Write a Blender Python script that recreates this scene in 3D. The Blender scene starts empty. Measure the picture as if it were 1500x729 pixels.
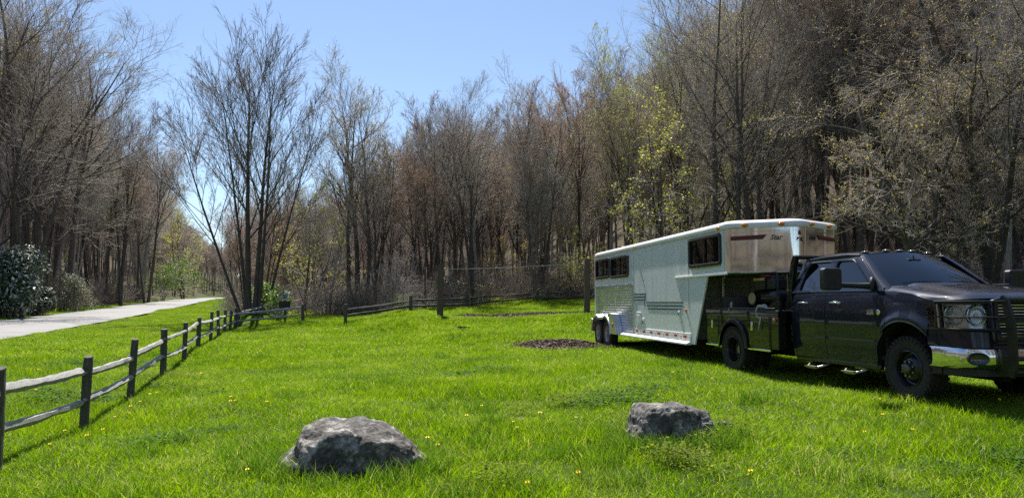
import bpy, math, random
import numpy as np
from mathutils import Vector, Matrix, noise as mnoise
R = math.radians
SC = bpy.context.scene
COL = SC.collection
rnd = random.Random(7)

# ------------------------------------------------------------------ camera numbers
CAMZ, F, HY = 1.5, 1084.0, 442.0
def at(px, D):                       # plan position on the ray through photo column px at depth D
    return ((px - 750.0) / F * D, D)
def zat(py, D):                      # height seen at photo row py at depth D
    return CAMZ + (HY - py) / F * D

# ------------------------------------------------------------------ materials
def nt(m):
    m.use_nodes = True
    t = m.node_tree
    return t, t.nodes, t.links, t.nodes['Principled BSDF']
def coords(t, kind='Object', scale=1.0, stretch=None):
    tc = t.nodes.new('ShaderNodeTexCoord'); mp = t.nodes.new('ShaderNodeMapping')
    if kind == 'World':
        g = t.nodes.new('ShaderNodeNewGeometry'); t.links.new(g.outputs['Position'], mp.inputs[0])
    else:
        t.links.new(tc.outputs[kind], mp.inputs[0])
    s = stretch or (1, 1, 1)
    mp.inputs['Scale'].default_value = [scale * k for k in s]
    return mp.outputs[0]
def noise(t, vec, scale, detail=4, rough=.6, dist=0):
    n = t.nodes.new('ShaderNodeTexNoise'); n.inputs['Scale'].default_value = scale
    n.inputs['Detail'].default_value = detail; n.inputs['Roughness'].default_value = rough
    n.inputs['Distortion'].default_value = dist
    t.links.new(vec, n.inputs['Vector']); return n
def ramp(t, fac, stops):
    r = t.nodes.new('ShaderNodeValToRGB'); e = r.color_ramp.elements
    while len(e) < len(stops): e.new(.5)
    for el, (p, c) in zip(e, stops):
        el.position = p; el.color = tuple(c) + (1,)
    t.links.new(fac, r.inputs[0]); return r
def bump(t, bs, h, strength=.3, dist=.02):
    b = t.nodes.new('ShaderNodeBump'); b.inputs['Strength'].default_value = strength
    b.inputs['Distance'].default_value = dist
    t.links.new(h, b.inputs['Height']); t.links.new(b.outputs[0], bs.inputs['Normal'])
def mat(name, c1, c2=None, rough=.6, metal=0, scale=6, bmp=0, bdist=.01, spec=.5, coat=0, kind='Object',
        stretch=None, rough2=None, emit=None, detail=5, lo=.35, hi=.65):
    m = bpy.data.materials.new(name); t, N, L, b = nt(m)
    b.inputs['Base Color'].default_value = tuple(c1) + (1,)
    b.inputs['Roughness'].default_value = rough; b.inputs['Metallic'].default_value = metal
    b.inputs['Specular IOR Level'].default_value = spec
    if coat: b.inputs['Coat Weight'].default_value = coat; b.inputs['Coat Roughness'].default_value = .03
    if c2 or bmp or rough2 is not None:
        v = coords(t, kind, 1, stretch); n = noise(t, v, scale, detail)
        if c2:
            r = ramp(t, n.outputs['Fac'], [(lo, c1), (hi, c2)]); L.new(r.outputs[0], b.inputs['Base Color'])
        if rough2 is not None:
            mr = N.new('ShaderNodeMapRange'); mr.inputs[1].default_value = .3; mr.inputs[2].default_value = .7
            mr.inputs[3].default_value = rough; mr.inputs[4].default_value = rough2
            L.new(n.outputs['Fac'], mr.inputs[0]); L.new(mr.outputs[0], b.inputs['Roughness'])
        if bmp: bump(t, b, n.outputs['Fac'], bmp, bdist)
    if emit:
        b.inputs['Emission Color'].default_value = tuple(emit) + (1,); b.inputs['Emission Strength'].default_value = 1
    return m

# ------------------------------------------------------------------ mesh builder
def frame_rings(P, Rr, n, phase=0.0):
    """P (B,N,3), Rr (B,N) -> verts (B,N,n,3)"""
    T = np.empty_like(P); T[:, 1:-1] = P[:, 2:] - P[:, :-2]; T[:, 0] = P[:, 1] - P[:, 0]; T[:, -1] = P[:, -1] - P[:, -2]
    T /= np.linalg.norm(T, axis=2, keepdims=True) + 1e-9
    ref = np.where(np.abs(T[:, :1, 2:3]) > .9, np.array([1., 0, 0]), np.array([0, 0, 1.]))
    ref = np.broadcast_to(ref, T.shape)
    A = np.cross(T, ref); A /= np.linalg.norm(A, axis=2, keepdims=True) + 1e-9
    Bv = np.cross(T, A)
    th = np.arange(n) * 2 * math.pi / n + phase
    return P[:, :, None] + Rr[:, :, None, None] * (A[:, :, None] * np.cos(th)[:, None] + Bv[:, :, None] * np.sin(th)[:, None])

class MB:
    def __init__(s): s.v = []; s.f = []; s.m = []; s.n = 0; s.mi = 0
    def add(s, V, Fc, mi=None, M=None):
        V = np.asarray(V, float).reshape(-1, 3)
        if M is not None: V = V @ np.array(M.to_3x3()).T + np.array(M.translation)
        s.v.append(V); o = s.n
        k = s.mi if mi is None else mi
        for f in Fc: s.f.append([i + o for i in f]); s.m.append(k)
        s.n += len(V); return s
    def box(s, c, d, rot=None, mi=None, M=None):
        x, y, z = [q / 2 for q in d]
        V = np.array([(-x,-y,-z),(x,-y,-z),(x,y,-z),(-x,y,-z),(-x,-y,z),(x,-y,z),(x,y,z),(-x,y,z)])
        if rot is not None:
            from mathutils import Euler
            V = V @ np.array(Euler(rot).to_matrix()).T
        V = V + np.array(c)
        return s.add(V, [(0,3,2,1),(4,5,6,7),(0,1,5,4),(1,2,6,5),(2,3,7,6),(3,0,4,7)], mi, M)
    def grid(s, P, mi=None, flip=False, close_u=False):
        P = np.asarray(P, float); a, b = P.shape[:2]; F_ = []
        for i in range(a if close_u else a - 1):
            for j in range(b - 1):
                q = (i*b+j, ((i+1)%a)*b+j, ((i+1)%a)*b+j+1, i*b+j+1)
                F_.append(q[::-1] if flip else q)
        return s.add(P.reshape(-1, 3), F_, mi)
    def slab(s, P, t, mi=None):
        """a grid surface given thickness t along its normals"""
        P = np.asarray(P, float)
        du = np.gradient(P, axis=0); dv = np.gradient(P, axis=1)
        Nn = np.cross(du, dv); Nn /= np.linalg.norm(Nn, axis=2, keepdims=True) + 1e-12
        Q = P - Nn * t; a, b = P.shape[:2]; o = a * b; F_ = []
        for i in range(a-1):
            for j in range(b-1):
                F_.append((i*b+j, (i+1)*b+j, (i+1)*b+j+1, i*b+j+1))
                F_.append((o+i*b+j, o+i*b+j+1, o+(i+1)*b+j+1, o+(i+1)*b+j))
        for i in range(a-1):
            for j in (0, b-1):
                q = (i*b+j, o+i*b+j, o+(i+1)*b+j, (i+1)*b+j); F_.append(q if j == 0 else q[::-1])
        for j in range(b-1):
            for i in (0, a-1):
                q = (i*b+j, i*b+j+1, o+i*b+j+1, o+i*b+j); F_.append(q if i == 0 else q[::-1])
        return s.add(np.concatenate([P.reshape(-1,3), Q.reshape(-1,3)]), F_, mi)
    def tube(s, pts, r, n=8, mi=None, caps=True, closed=False):
        P = np.array([pts], float); Nn = P.shape[1]
        rr = np.array([[r] * Nn if np.isscalar(r) else r], float)
        V = frame_rings(P, rr, n)[0]; F_ = []
        for i in range(Nn if closed else Nn - 1):
            for k in range(n):
                a = i*n+k; b = i*n+(k+1)%n; i2 = (i+1) % Nn
                F_.append((a, b, i2*n+(k+1)%n, i2*n+k))
        if caps and not closed:
            F_.append(tuple(range(n))[::-1]); F_.append(tuple((Nn-1)*n + k for k in range(n)))
        return s.add(V.reshape(-1, 3), F_, mi)
    def lathe(s, prof, c, axis='y', n=32, mi=None):
        """prof: list (radius, offset along axis)"""
        V = []; F_ = []; m = len(prof)
        for k in range(n):
            a = 2*math.pi*k/n; ca, sa = math.cos(a), math.sin(a)
            for r, h in prof:
                V.append({'y': (r*ca, h, r*sa), 'z': (r*ca, r*sa, h), 'x': (h, r*ca, r*sa)}[axis])
        for k in range(n):
            for j in range(m-1):
                F_.append((k*m+j, ((k+1)%n)*m+j, ((k+1)%n)*m+j+1, k*m+j+1))
        return s.add(np.array(V) + np.array(c), F_, mi)
    def prism(s, poly, a, b, axis='y', mi=None):
        """poly 2d points; extruded from a to b along axis (y: poly is x,z; z: x,y; x: y,z)"""
        def p3(p, h): return {'y': (p[0], h, p[1]), 'z': (p[0], p[1], h), 'x': (h, p[0], p[1])}[axis]
        n = len(poly)
        V = [p3(p, a) for p in poly] + [p3(p, b) for p in poly]
        F_ = [tuple(range(n)), tuple(range(2*n-1, n-1, -1))] + [(i, i+n, (i+1)%n+n, (i+1)%n) for i in range(n)]
        return s.add(V, F_, mi)
    def ball(s, c, r, n=12, mi=None, sc=(1,1,1)):
        th = np.linspace(0, math.pi, n//2+1); ph = np.linspace(0, 2*math.pi, n, endpoint=False)
        P = np.array([[(math.sin(t)*math.cos(p)*sc[0]*r, math.sin(t)*math.sin(p)*sc[1]*r, -math.cos(t)*sc[2]*r) for t in th] for p in ph]) + np.array(c)
        return s.grid(P, mi, close_u=True)
    def build(s, name, mats, parent=None, smooth=None, bevel=0, loc=None, recalc=True, solid=0):
        if not isinstance(mats, (list, tuple)): mats = [mats]
        me = bpy.data.meshes.new(name)
        me.from_pydata(np.concatenate(s.v).tolist(), [], s.f)
        for m_ in mats: me.materials.append(m_)
        if len(mats) > 1: me.polygons.foreach_set('material_index', s.m)
        if recalc:
            import bmesh
            bm = bmesh.new(); bm.from_mesh(me)
            bmesh.ops.remove_doubles(bm, verts=bm.verts, dist=1e-5)
            bmesh.ops.recalc_face_normals(bm, faces=bm.faces); bm.to_mesh(me); bm.free()
        if smooth is not None:
            me.shade_smooth(); me.set_sharp_from_angle(angle=R(smooth))
        me.update()
        o = bpy.data.objects.new(name, me); COL.objects.link(o)
        if parent: o.parent = parent
        if loc: o.location = loc
        if solid:
            md = o.modifiers.new('solid', 'SOLIDIFY'); md.thickness = solid; md.offset = -1
        if bevel:
            md = o.modifiers.new('bevel', 'BEVEL'); md.width = bevel; md.segments = 2; md.limit_method = 'ANGLE'; md.angle_limit = R(35)
            if smooth is None: me.shade_smooth(); me.set_sharp_from_angle(angle=R(35)); md.harden_normals = False
        return o

def tag(o, label=None, cat=None, group=None, kind=None):
    if label: o['label'] = label
    if cat: o['category'] = cat
    if group: o['group'] = group
    if kind: o['kind'] = kind
    return o
def empty(name, loc, rz=0, ry=0):
    o = bpy.data.objects.new(name, None); COL.objects.link(o)
    o.location = loc; o.rotation_euler = (0, ry, rz); o.empty_display_size = .2
    return o
def curve_panel(outer, holes=(), thick=.02, bev=0.0):
    """flat plate with holes in the (x,y) plane, thickness along z -> (verts, faces)"""
    cu = bpy.data.curves.new('plate', 'CURVE'); cu.dimensions = '2D'; cu.fill_mode = 'BOTH'
    cu.extrude = thick/2; cu.bevel_depth = bev; cu.bevel_resolution = 1
    for poly in [outer] + list(holes):
        sp = cu.splines.new('POLY'); sp.points.add(len(poly)-1); sp.use_cyclic_u = True
        for p, q in zip(sp.points, poly): p.co = (q[0], q[1], 0, 1)
    o = bpy.data.objects.new('plate', cu)
    me = bpy.data.meshes.new_from_object(o)
    V = np.array([v.co[:] for v in me.vertices]); Fc = [tuple(p.vertices) for p in me.polygons]
    bpy.data.objects.remove(o); bpy.data.meshes.remove(me); bpy.data.curves.remove(cu)
    return V, Fc
def text_mesh(txt, size, thick=.002, shear=0.0, bold=0.0):
    cu = bpy.data.curves.new('lettering', 'FONT'); cu.body = txt; cu.size = size; cu.extrude = thick
    cu.shear = shear; cu.offset = bold; cu.align_x = 'LEFT'; cu.resolution_u = 3
    o = bpy.data.objects.new('lettering', cu); me = bpy.data.meshes.new_from_object(o)
    V = np.array([v.co[:] for v in me.vertices]); Fc = [tuple(p.vertices) for p in me.polygons]
    bpy.data.objects.remove(o); bpy.data.meshes.remove(me); bpy.data.curves.remove(cu)
    return V, Fc
def rrect(x0, y0, x1, y1, r, n=5):
    P = []
    for cx, cy, a0 in ((x1-r, y1-r, 0), (x0+r, y1-r, 90), (x0+r, y0+r, 180), (x1-r, y0+r, 270)):
        for k in range(n+1):
            a = R(a0 + 90*k/n); P.append((cx + r*math.cos(a), cy + r*math.sin(a)))
    return P
def rpoly(pts, r, n=4):
    """round the corners of a polygon"""
    out = []; N_ = len(pts)
    for i in range(N_):
        p0, p1, p2 = (np.array(pts[(i+k) % N_], float) for k in (-1, 0, 1))
        d0 = p0-p1; d2 = p2-p1; l0 = np.linalg.norm(d0); l2 = np.linalg.norm(d2)
        q = min(r, l0*.45, l2*.45); a = p1+d0/l0*q; b = p1+d2/l2*q
        for k in range(n+1):
            t = k/n; out.append(tuple((1-t)**2*a + 2*t*(1-t)*p1 + t*t*b))
    return out
def mesh_np(name, V, quads, mats, midx=None, smooth=False):
    V = np.asarray(V, np.float32); quads = np.asarray(quads, np.int32); k = quads.shape[1]
    me = bpy.data.meshes.new(name); me.vertices.add(len(V)); me.vertices.foreach_set('co', V.ravel())
    me.loops.add(quads.size); me.loops.foreach_set('vertex_index', quads.ravel())
    me.polygons.add(len(quads)); me.polygons.foreach_set('loop_start', np.arange(len(quads), dtype=np.int32)*k)
    for m_ in mats: me.materials.append(m_)
    if midx is not None: me.polygons.foreach_set('material_index', np.asarray(midx, np.int32))
    me.update(calc_edges=True)
    if smooth: me.shade_smooth()
    return me

# ------------------------------------------------------------------ terrain
def sstep(a, b, x):
    t = np.clip((x-a)/(b-a), 0, 1); return t*t*(3-2*t)
FENCE_PX = [(4,-.086,6.96),(131.5,-.21,9.88),(197,-.2,12.8),(243.5,-.08,15.73),(273.5,0,18.66),(293,.13,21.58),(311,.12,24.5),
            (322.5,.18,27.43),(331,.19,30.36),(339,.16,33.28),(346.5,.13,36.2)]
CP = [(0,0,0),(3,3,0),(-3,3,-.08),(0,6,-.03),(0,9,.02),(4,8,.08),(5.1,9.7,.22),(8,9,.25),(4,13.7,.22),(6,13,.25),(2.85,20.6,.22),
      (4.5,20,.28),(5,17,.25),(1.5,20.5,.22),(9,16,.5),(12,12,.6),(0,15,.1),(-3,12,.02),(-3,20,.14),(-6,26,.2),(0,25,.5),(-8,31,.3),
      (-2.9,30,.88),(2.9,30,.95),(-7.8,35,.6),(-4.9,36,1.03),(-2.4,39.5,1.15),(1.5,44,1.55),(4.6,45,1.6),(8,36,1.5),(12,25,1.1),
      (-10.1,36,.5),(-14.5,42,.75),(-10,42,.6),(-18,44,.4),(0,-10,-.1),(-8,-6,-.2),(10,-5,.2),(16,20,1.6),(-9,8,-.1),(-12,16,.05),(-14,26,.15),(15,3,.6)]
for px, z, D in FENCE_PX:
    x, y = at(px, D); CP.append((x, y, z))
CP = np.array(CP)
ROADX, ROADS, ROADW = -12.15, -.33, 6.0      # centre line x = ROADX + ROADS*y
RZ = (np.array([-60, 0, 10, 25, 42, 65, 118, 250, 600.]), np.array([-.4, .0, .08, .18, .38, .75, 1.8, 3.2, 8.]))
def road_z(y): return np.interp(y, *RZ)
def road_d(x, y): return np.abs(x - (ROADX + ROADS*y)) / 1.053
def height(x, y):
    x = np.asarray(x, float); y = np.asarray(y, float); sh = x.shape
    X = x.ravel(); Y = y.ravel(); out = np.empty(len(X))
    for i in range(0, len(X), 20000):
        a = X[i:i+20000, None]; b = Y[i:i+20000, None]
        d2 = (a-CP[:, 0])**2 + (b-CP[:, 1])**2 + 1.2
        w = d2**-1.6; out[i:i+20000] = (w*CP[:, 2]).sum(1)/w.sum(1)
    z = out.reshape(sh)
    rd = road_d(x, y); rz = road_z(y)
    z = rz + (z-rz)*sstep(ROADW/2+.4, ROADW/2+6.5, rd)
    c_ = ROADX+ROADS*y
    z = np.where(x < ROADX+ROADS*y, rz + .16*np.maximum(rd-ROADW/2-3, 0), z)
    q = np.maximum(.93*x+.37*y-30, 0); s = .62*q*q/(q+22)*np.clip(.45+.008*(x+20),.3,1)
    z = z + 130*np.tanh(s/130)
    z = z + 24*sstep(195, 330, y)*sstep(0, 40, np.where(x > c_, rd, rd*.6))
    z = z + np.where(x < -30, 7*sstep(-60, -260, x), 0)
    z = z + 3*sstep(-25, -120, y)
    z = z + .025*np.sin(x*1.3+y*.7)*np.sin(y*1.1-x*.4) + .12*np.sin(x*.31+1)*np.sin(y*.27)*sstep(30, 50, y)
    return z
def H1(x, y): return float(height(np.array([x]), np.array([y]))[0])
EDGE = (np.array([-26, -16, -10, -7, 0, 5, 10, 15, 20, 24, 30, 45.]), np.array([50, 46, 42, 41, 44, 46.5, 45, 38, 29, 19, 6, -20.]))
def in_wood(x, y):                   # forest floor (True) or open grass
    x = np.asarray(x, float); y = np.asarray(y, float)
    c = ROADX+ROADS*y; rd = road_d(x, y)
    right = (y > np.interp(x, *EDGE)) & (x > c) & (rd > ROADW/2+1.6) & (x > -.374*y)
    left = (x < c) & (rd > ROADW/2+2.2+.8*np.sin(y*.2))
    back = (y < -22-2*np.sin(x*.2)) & (rd > ROADW/2+1.5)
    return right | left | back
# ------------------------------------------------------------------ ground sheet
def axis_coords(lo, hi, a, b, fine, grow=1.12):
    c = list(np.arange(a, b+1e-6, fine)); s = fine
    while c[-1] < hi: s *= grow; c.append(c[-1]+s)
    s = fine
    while c[0] > lo: s *= grow; c.insert(0, c[0]-s)
    return np.array(c)
gx = axis_coords(-700, 700, -34, 26, .4); gy = axis_coords(-260, 900, -4, 50, .4)
GX, GY = np.meshgrid(gx, gy, indexing='ij'); GZ = height(GX, GY)
rdd = road_d(GX, GY); GZ = np.where(rdd < ROADW/2-.1, GZ-.06, GZ)
nx, ny = GX.shape
idx = np.arange(nx*ny).reshape(nx, ny)
Q = np.stack([idx[:-1, :-1], idx[1:, :-1], idx[1:, 1:], idx[:-1, 1:]], -1).reshape(-1, 4)

def ground_material():
    m = bpy.data.materials.new('earth'); t, N, L, b = nt(m)
    v = coords(t, 'World')
    a = N.new('ShaderNodeAttribute'); a.attribute_name = 'wood'
    n1 = noise(t, v, .7, 8, .7); n2 = noise(t, v, 9, 6, .75); n3 = noise(t, v, .09, 4)
    grass = ramp(t, n1.outputs['Fac'], [(.3, (.035, .06, .012)), (.7, (.075, .115, .02))])
    litter = ramp(t, n2.outputs['Fac'], [(.3, (.035, .027, .02)), (.5, (.085, .065, .047)), (.72, (.17, .135, .10))])
    green = ramp(t, n3.outputs['Fac'], [(.45, (0, 0, 0)), (.65, (1, 1, 1))])
    mx0 = N.new('ShaderNodeMix'); mx0.data_type = 'RGBA'
    mm = N.new('ShaderNodeMath'); mm.operation = 'MULTIPLY'; mm.inputs[1].default_value = .35
    L.new(green.outputs[0], mm.inputs[0]); L.new(mm.outputs[0], mx0.inputs[0])
    L.new(litter.outputs[0], mx0.inputs[6]); mx0.inputs[7].default_value = (.07, .09, .03, 1)
    mx = N.new('ShaderNodeMix'); mx.data_type = 'RGBA'
    L.new(a.outputs['Fac'], mx.inputs[0]); L.new(grass.outputs[0], mx.inputs[6]); L.new(mx0.outputs[2], mx.inputs[7])
    L.new(mx.outputs[2], b.inputs['Base Color']); b.inputs['Roughness'].default_value = .95
    b.inputs['Specular IOR Level'].default_value = .1
    bump(t, b, n2.outputs['Fac'], .6, .05)
    return m
GROUND = ground_material()
me = mesh_np('ground', np.stack([GX, GY, GZ], -1).reshape(-1, 3), Q, [GROUND], smooth=True)
at_ = me.attributes.new('wood', 'FLOAT', 'POINT')
at_.data.foreach_set('value', in_wood(GX, GY).astype(np.float32).ravel())
ground = bpy.data.objects.new('ground', me); COL.objects.link(ground); tag(ground, kind='structure')

# road sheet following its own profile
ys = axis_coords(-200, 420, -10, 120, 1.0, 1.1)
cs = np.linspace(-1, 1, 9)
m = bpy.data.materials.new('asphalt_old'); t, N, L, b = nt(m); v = coords(t, 'World')
n1 = noise(t, v, 90, 3, .8); n2 = noise(t, v, .6, 6, .6)
r1 = ramp(t, n1.outputs['Fac'], [(.3, (.17, .165, .16)), (.7, (.33, .325, .315))])
r2 = ramp(t, n2.outputs['Fac'], [(.35, (.78, .78, .78)), (.6, (1, 1, 1))])
mx = N.new('ShaderNodeMix'); mx.data_type = 'RGBA'; mx.blend_type = 'MULTIPLY'; mx.inputs[0].default_value = 1
L.new(r1.outputs[0], mx.inputs[6]); L.new(r2.outputs[0], mx.inputs[7]); L.new(mx.outputs[2], b.inputs['Base Color'])
b.inputs['Roughness'].default_value = .75; bump(t, b, n1.outputs['Fac'], .5, .01)
P = np.array([[(ROADX+ROADS*y + c*(ROADW/2*1.053 + .05*math.sin(y*1.7)*abs(c)), y, road_z(y)+.05+.06*(1-c*c)) for c in cs] for y in ys])
road = MB().grid(P, flip=True).build('road', [m], smooth=60, recalc=False); tag(road, kind='structure')

# ------------------------------------------------------------------ instancing for stuff
def instancer(name, pts, rot, scl, pid, protos, kind='stuff', label=None):
    coll = bpy.data.collections.new(name + '_kinds')
    for o in protos: coll.objects.link(o)
    me = bpy.data.meshes.new(name); me.vertices.add(len(pts)); me.vertices.foreach_set('co', np.asarray(pts, np.float32).ravel())
    a = me.attributes.new('rot', 'FLOAT_VECTOR', 'POINT'); a.data.foreach_set('vector', np.asarray(rot, np.float32).ravel())
    a = me.attributes.new('scl', 'FLOAT', 'POINT'); a.data.foreach_set('value', np.asarray(scl, np.float32).ravel())
    a = me.attributes.new('pid', 'INT', 'POINT'); a.data.foreach_set('value', np.asarray(pid, np.int32).ravel())
    o = bpy.data.objects.new(name, me); COL.objects.link(o)
    g = bpy.data.node_groups.new(name + '_nodes', 'GeometryNodeTree')
    g.interface.new_socket('Geometry', in_out='INPUT', socket_type='NodeSocketGeometry')
    g.interface.new_socket('Geometry', in_out='OUTPUT', socket_type='NodeSocketGeometry')
    N = g.nodes; gi = N.new('NodeGroupInput'); go = N.new('NodeGroupOutput')
    iop = N.new('GeometryNodeInstanceOnPoints'); ci = N.new('GeometryNodeCollectionInfo')
    ci.inputs['Collection'].default_value = coll; ci.inputs['Separate Children'].default_value = True
    ci.inputs['Reset Children'].default_value = True
    def na(nm, dt):
        n = N.new('GeometryNodeInputNamedAttribute'); n.data_type = dt; n.inputs['Name'].default_value = nm; return n.outputs['Attribute']
    e2r = N.new('FunctionNodeEulerToRotation')
    L = g.links; L.new(gi.outputs[0], iop.inputs['Points']); L.new(ci.outputs[0], iop.inputs['Instance'])
    iop.inputs['Pick Instance'].default_value = True
    L.new(na('pid', 'INT'), iop.inputs['Instance Index']); L.new(na('rot', 'FLOAT_VECTOR'), e2r.inputs[0])
    L.new(e2r.outputs[0], iop.inputs['Rotation']); L.new(na('scl', 'FLOAT'), iop.inputs['Scale'])
    L.new(iop.outputs[0], go.inputs[0])
    md = o.modifiers.new('spread', 'NODES'); md.node_group = g
    tag(o, label, None, None, kind)
    return o

def blade_material(name, dark, light, dry=(.32, .30, .10), dryness=.08, trans=.5):
    m = bpy.data.materials.new(name); t, N, L, b = nt(m)
    a = N.new('ShaderNodeAttribute'); a.attribute_name = 'tone'
    geo = N.new('ShaderNodeNewGeometry')
    mp = N.new('ShaderNodeMapping'); L.new(geo.outputs['Position'], mp.inputs[0]); mp.inputs['Scale'].default_value = (1, 1, .2)
    n1 = noise(t, mp.outputs[0], .5, 7, .72)
    n5 = noise(t, mp.outputs[0], .23, 6, .75)
    ad = N.new('ShaderNodeMath'); ad.operation = 'MULTIPLY_ADD'; ad.inputs[1].default_value = 2.0; ad.inputs[2].default_value = -1.0
    L.new(n1.outputs['Fac'], ad.inputs[0])
    s = N.new('ShaderNodeMath'); s.operation = 'ADD'; L.new(ad.outputs[0], s.inputs[0]); L.new(a.outputs['Fac'], s.inputs[1])
    r = ramp(t, s.outputs[0], [(.0, dark), (.75, light), (.94, light), (1.0, dry)])
    rp_ = ramp(t, n5.outputs['Fac'], [(.56, (0, 0, 0)), (.70, (.55, .55, .55))]); mxx = N.new('ShaderNodeMix'); mxx.data_type = 'RGBA'
    L.new(rp_.outputs[0], mxx.inputs[0]); L.new(r.outputs[0], mxx.inputs[6]); mxx.inputs[7].default_value = (.24, .26, .06, 1)
    class _r: outputs = [mxx.outputs[2]]
    r = _r
    b.inputs['Roughness'].default_value = .42; b.inputs['Specular IOR Level'].default_value = .35
    L.new(r.outputs[0], b.inputs['Base Color'])
    tr = N.new('ShaderNodeBsdfTranslucent')
    hs = N.new('ShaderNodeHueSaturation'); hs.inputs['Value'].default_value = 2.3; hs.inputs['Saturation'].default_value = 1.05
    L.new(r.outputs[0], hs.inputs['Color']); L.new(hs.outputs[0], tr.inputs[0])
    ms = N.new('ShaderNodeMixShader'); ms.inputs[0].default_value = trans
    L.new(b.outputs[0], ms.inputs[1]); L.new(tr.outputs[0], ms.inputs[2])
    L.new(ms.outputs[0], N['Material Output'].inputs[0])
    return m
BLADE = blade_material('grass_blade', (.04, .098, .006), (.168, .258, .011))
TUFT = blade_material('tall_grass_blade', (.035, .085, .008), (.10, .18, .014))

def blade_patch(name, size, n, hmin, hmax, w, seed, mtl, lean=.35, tone=(.15, .85), circle=False):
    g = np.random.default_rng(seed)
    if circle:
        rr = size*np.sqrt(g.random(n)); aa = g.random(n)*6.283; x = rr*np.cos(aa); y = rr*np.sin(aa)
    else: x, y = (g.random((2, n))-.5)*size
    h = hmin+(hmax-hmin)*g.random(n)**1.5; a = g.random(n)*6.283; wa = g.random(n)*6.283
    ln = lean*h*(.3+g.random(n)*1.3)
    wd = w*(.6+.7*g.random(n))
    dx, dy = np.cos(a), np.sin(a); ux, uy = np.cos(wa), np.sin(wa)
    V = np.zeros((n, 6, 3))
    for k, (tt, wf) in enumerate(((0, 1), (.5, .85), (1, .12))):
        cx = x+dx*ln*tt*tt; cy = y+dy*ln*tt*tt; cz = h*(tt-.18*tt*tt*ln/np.maximum(h, .01)) - .015
        V[:, 2*k] = np.stack([cx-ux*wd*wf/2, cy-uy*wd*wf/2, cz], -1)
        V[:, 2*k+1] = np.stack([cx+ux*wd*wf/2, cy+uy*wd*wf/2, cz], -1)
    base = np.arange(n)[:, None]*6
    Qd = np.concatenate([base+np.array([0, 1, 3, 2]), base+np.array([2, 3, 5, 4])])
    me = mesh_np(name, V.reshape(-1, 3), Qd, [mtl])
    tn = tone[0]+(tone[1]-tone[0])*g.random(n)
    tn = np.where(g.random(n) < .05, 1.25, tn)
    a_ = me.attributes.new('tone', 'FLOAT', 'POINT'); a_.data.foreach_set('value', np.repeat(tn, 6).astype(np.float32))
    return bpy.data.objects.new(name, me)

def slope_rot(x, y, g):
    e = .3; dzx = (height(x+e, y)-height(x-e, y))/(2*e); dzy = (height(x, y+e)-height(x, y-e))/(2*e)
    yaw = g.random(len(x))*6.283
    out = np.zeros((len(x), 3))
    for i in range(len(x)):
        n_ = Vector((-dzx[i], -dzy[i], 1)).normalized()
        q_ = n_.to_track_quat('Z', 'Y') @ Matrix.Rotation(yaw[i], 3, 'Z').to_quaternion()
        out[i] = q_.to_euler()[:]
    return out
MULCH = [(1.35, 20.9, 1.35, 1.5), (2.5, 20.2, 1.2, .45), (.6, 31.6, 3.0, 1.25), (3.1, 32.2, 1.4, .8), (-1.6, 31.0, 1.2, .8)]     # x, y, rx, ry
def in_mulch(x, y, k=1.0):
    o = np.zeros(np.shape(x), bool)
    for cx, cy, rx, ry in MULCH:
        wob = 1+.22*np.sin(3*np.arctan2(y-cy, x-cx)+cx)+.12*np.sin(7*np.arctan2(y-cy, x-cx))
        o |= ((x-cx)/(rx*k))**2+((y-cy)/(ry*k))**2 < wob
    return o
def scatter(x0, x1, y0, y1, step, g, keep):
    X, Y = np.meshgrid(np.arange(x0, x1, step), np.arange(y0, y1, step))
    X = (X+(g.random(X.shape)-.5)*step*.9).ravel(); Y = (Y+(g.random(Y.shape)-.5)*step*.9).ravel()
    k = keep(X, Y); return X[k], Y[k]
def open_grass(x, y, road_gap=.05):
    return ~in_wood(x, y) & (road_d(x, y) > ROADW/2+road_gap)
g = np.random.default_rng(3)
pat = [blade_patch('blades_%d' % k, .62, 950, .03, .10, .0058, 10+k, BLADE, .8) for k in range(5)]
pat += [blade_patch('blades_tall_%d' % k, .62, 680, .05, .15, .0062, 20+k, BLADE, .6) for k in range(3)]
near = lambda X, Y: (open_grass(X, Y, .3)) & ~in_mulch(X, Y, 1.0) & (np.abs(X) < .8*Y+4)
X, Y = scatter(-16, 18, 1.5, 19, .40, g, near)
lush = np.sin(X*1.1+2)+np.sin(Y*1.7+X*.5)+np.sin(X*.37-Y*.8)
# thinner, shorter growth under the vehicles
pid = np.where(lush+g.normal(0, .8, len(X)) > 1.1, 5+g.integers(0, 3, len(X)), g.integers(0, 5, len(X)))
instancer('grass_near', np.stack([X, Y, height(X, Y)], -1), slope_rot(X, Y, g), .8+.45*g.random(len(X)), pid, pat,
          label='lush green meadow grass around the boulders and the truck')
pat2 = [blade_patch('mblades_%d' % k, 1.5, 2100, .05, .16, .011, 40+k, BLADE, .7) for k in range(4)]
far = lambda X, Y: (open_grass(X, Y, .55)) & ~in_mulch(X, Y, 1.35) & ~((Y < 18.6) & (Y > 1.5) & (X > -16) & (X < 18) & (np.abs(X) < .8*Y+3.5))
X, Y = scatter(-45, 42, -18, 62, .85, g, far)
instancer('grass_far', np.stack([X, Y, height(X, Y)], -1), slope_rot(X, Y, g), (.8+.4*g.random(len(X)))*np.where((road_d(X, Y) < ROADW/2+9) & (Y > 30), .6, 1), g.integers(0, 4, len(X)), pat2,
          label='mown green grass running back to the wood and the road')
X, Y = scatter(-80, 10, 62, 190, .95, g, lambda X, Y: open_grass(X, Y, .7) & (road_d(X, Y) < 16))
instancer('roadside_grass', np.stack([X, Y, height(X, Y)], -1), slope_rot(X, Y, g), .6+.2*g.random(len(X)), g.integers(0, 4, len(X)), pat2,
          label='grass banks along the far part of the road')
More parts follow.
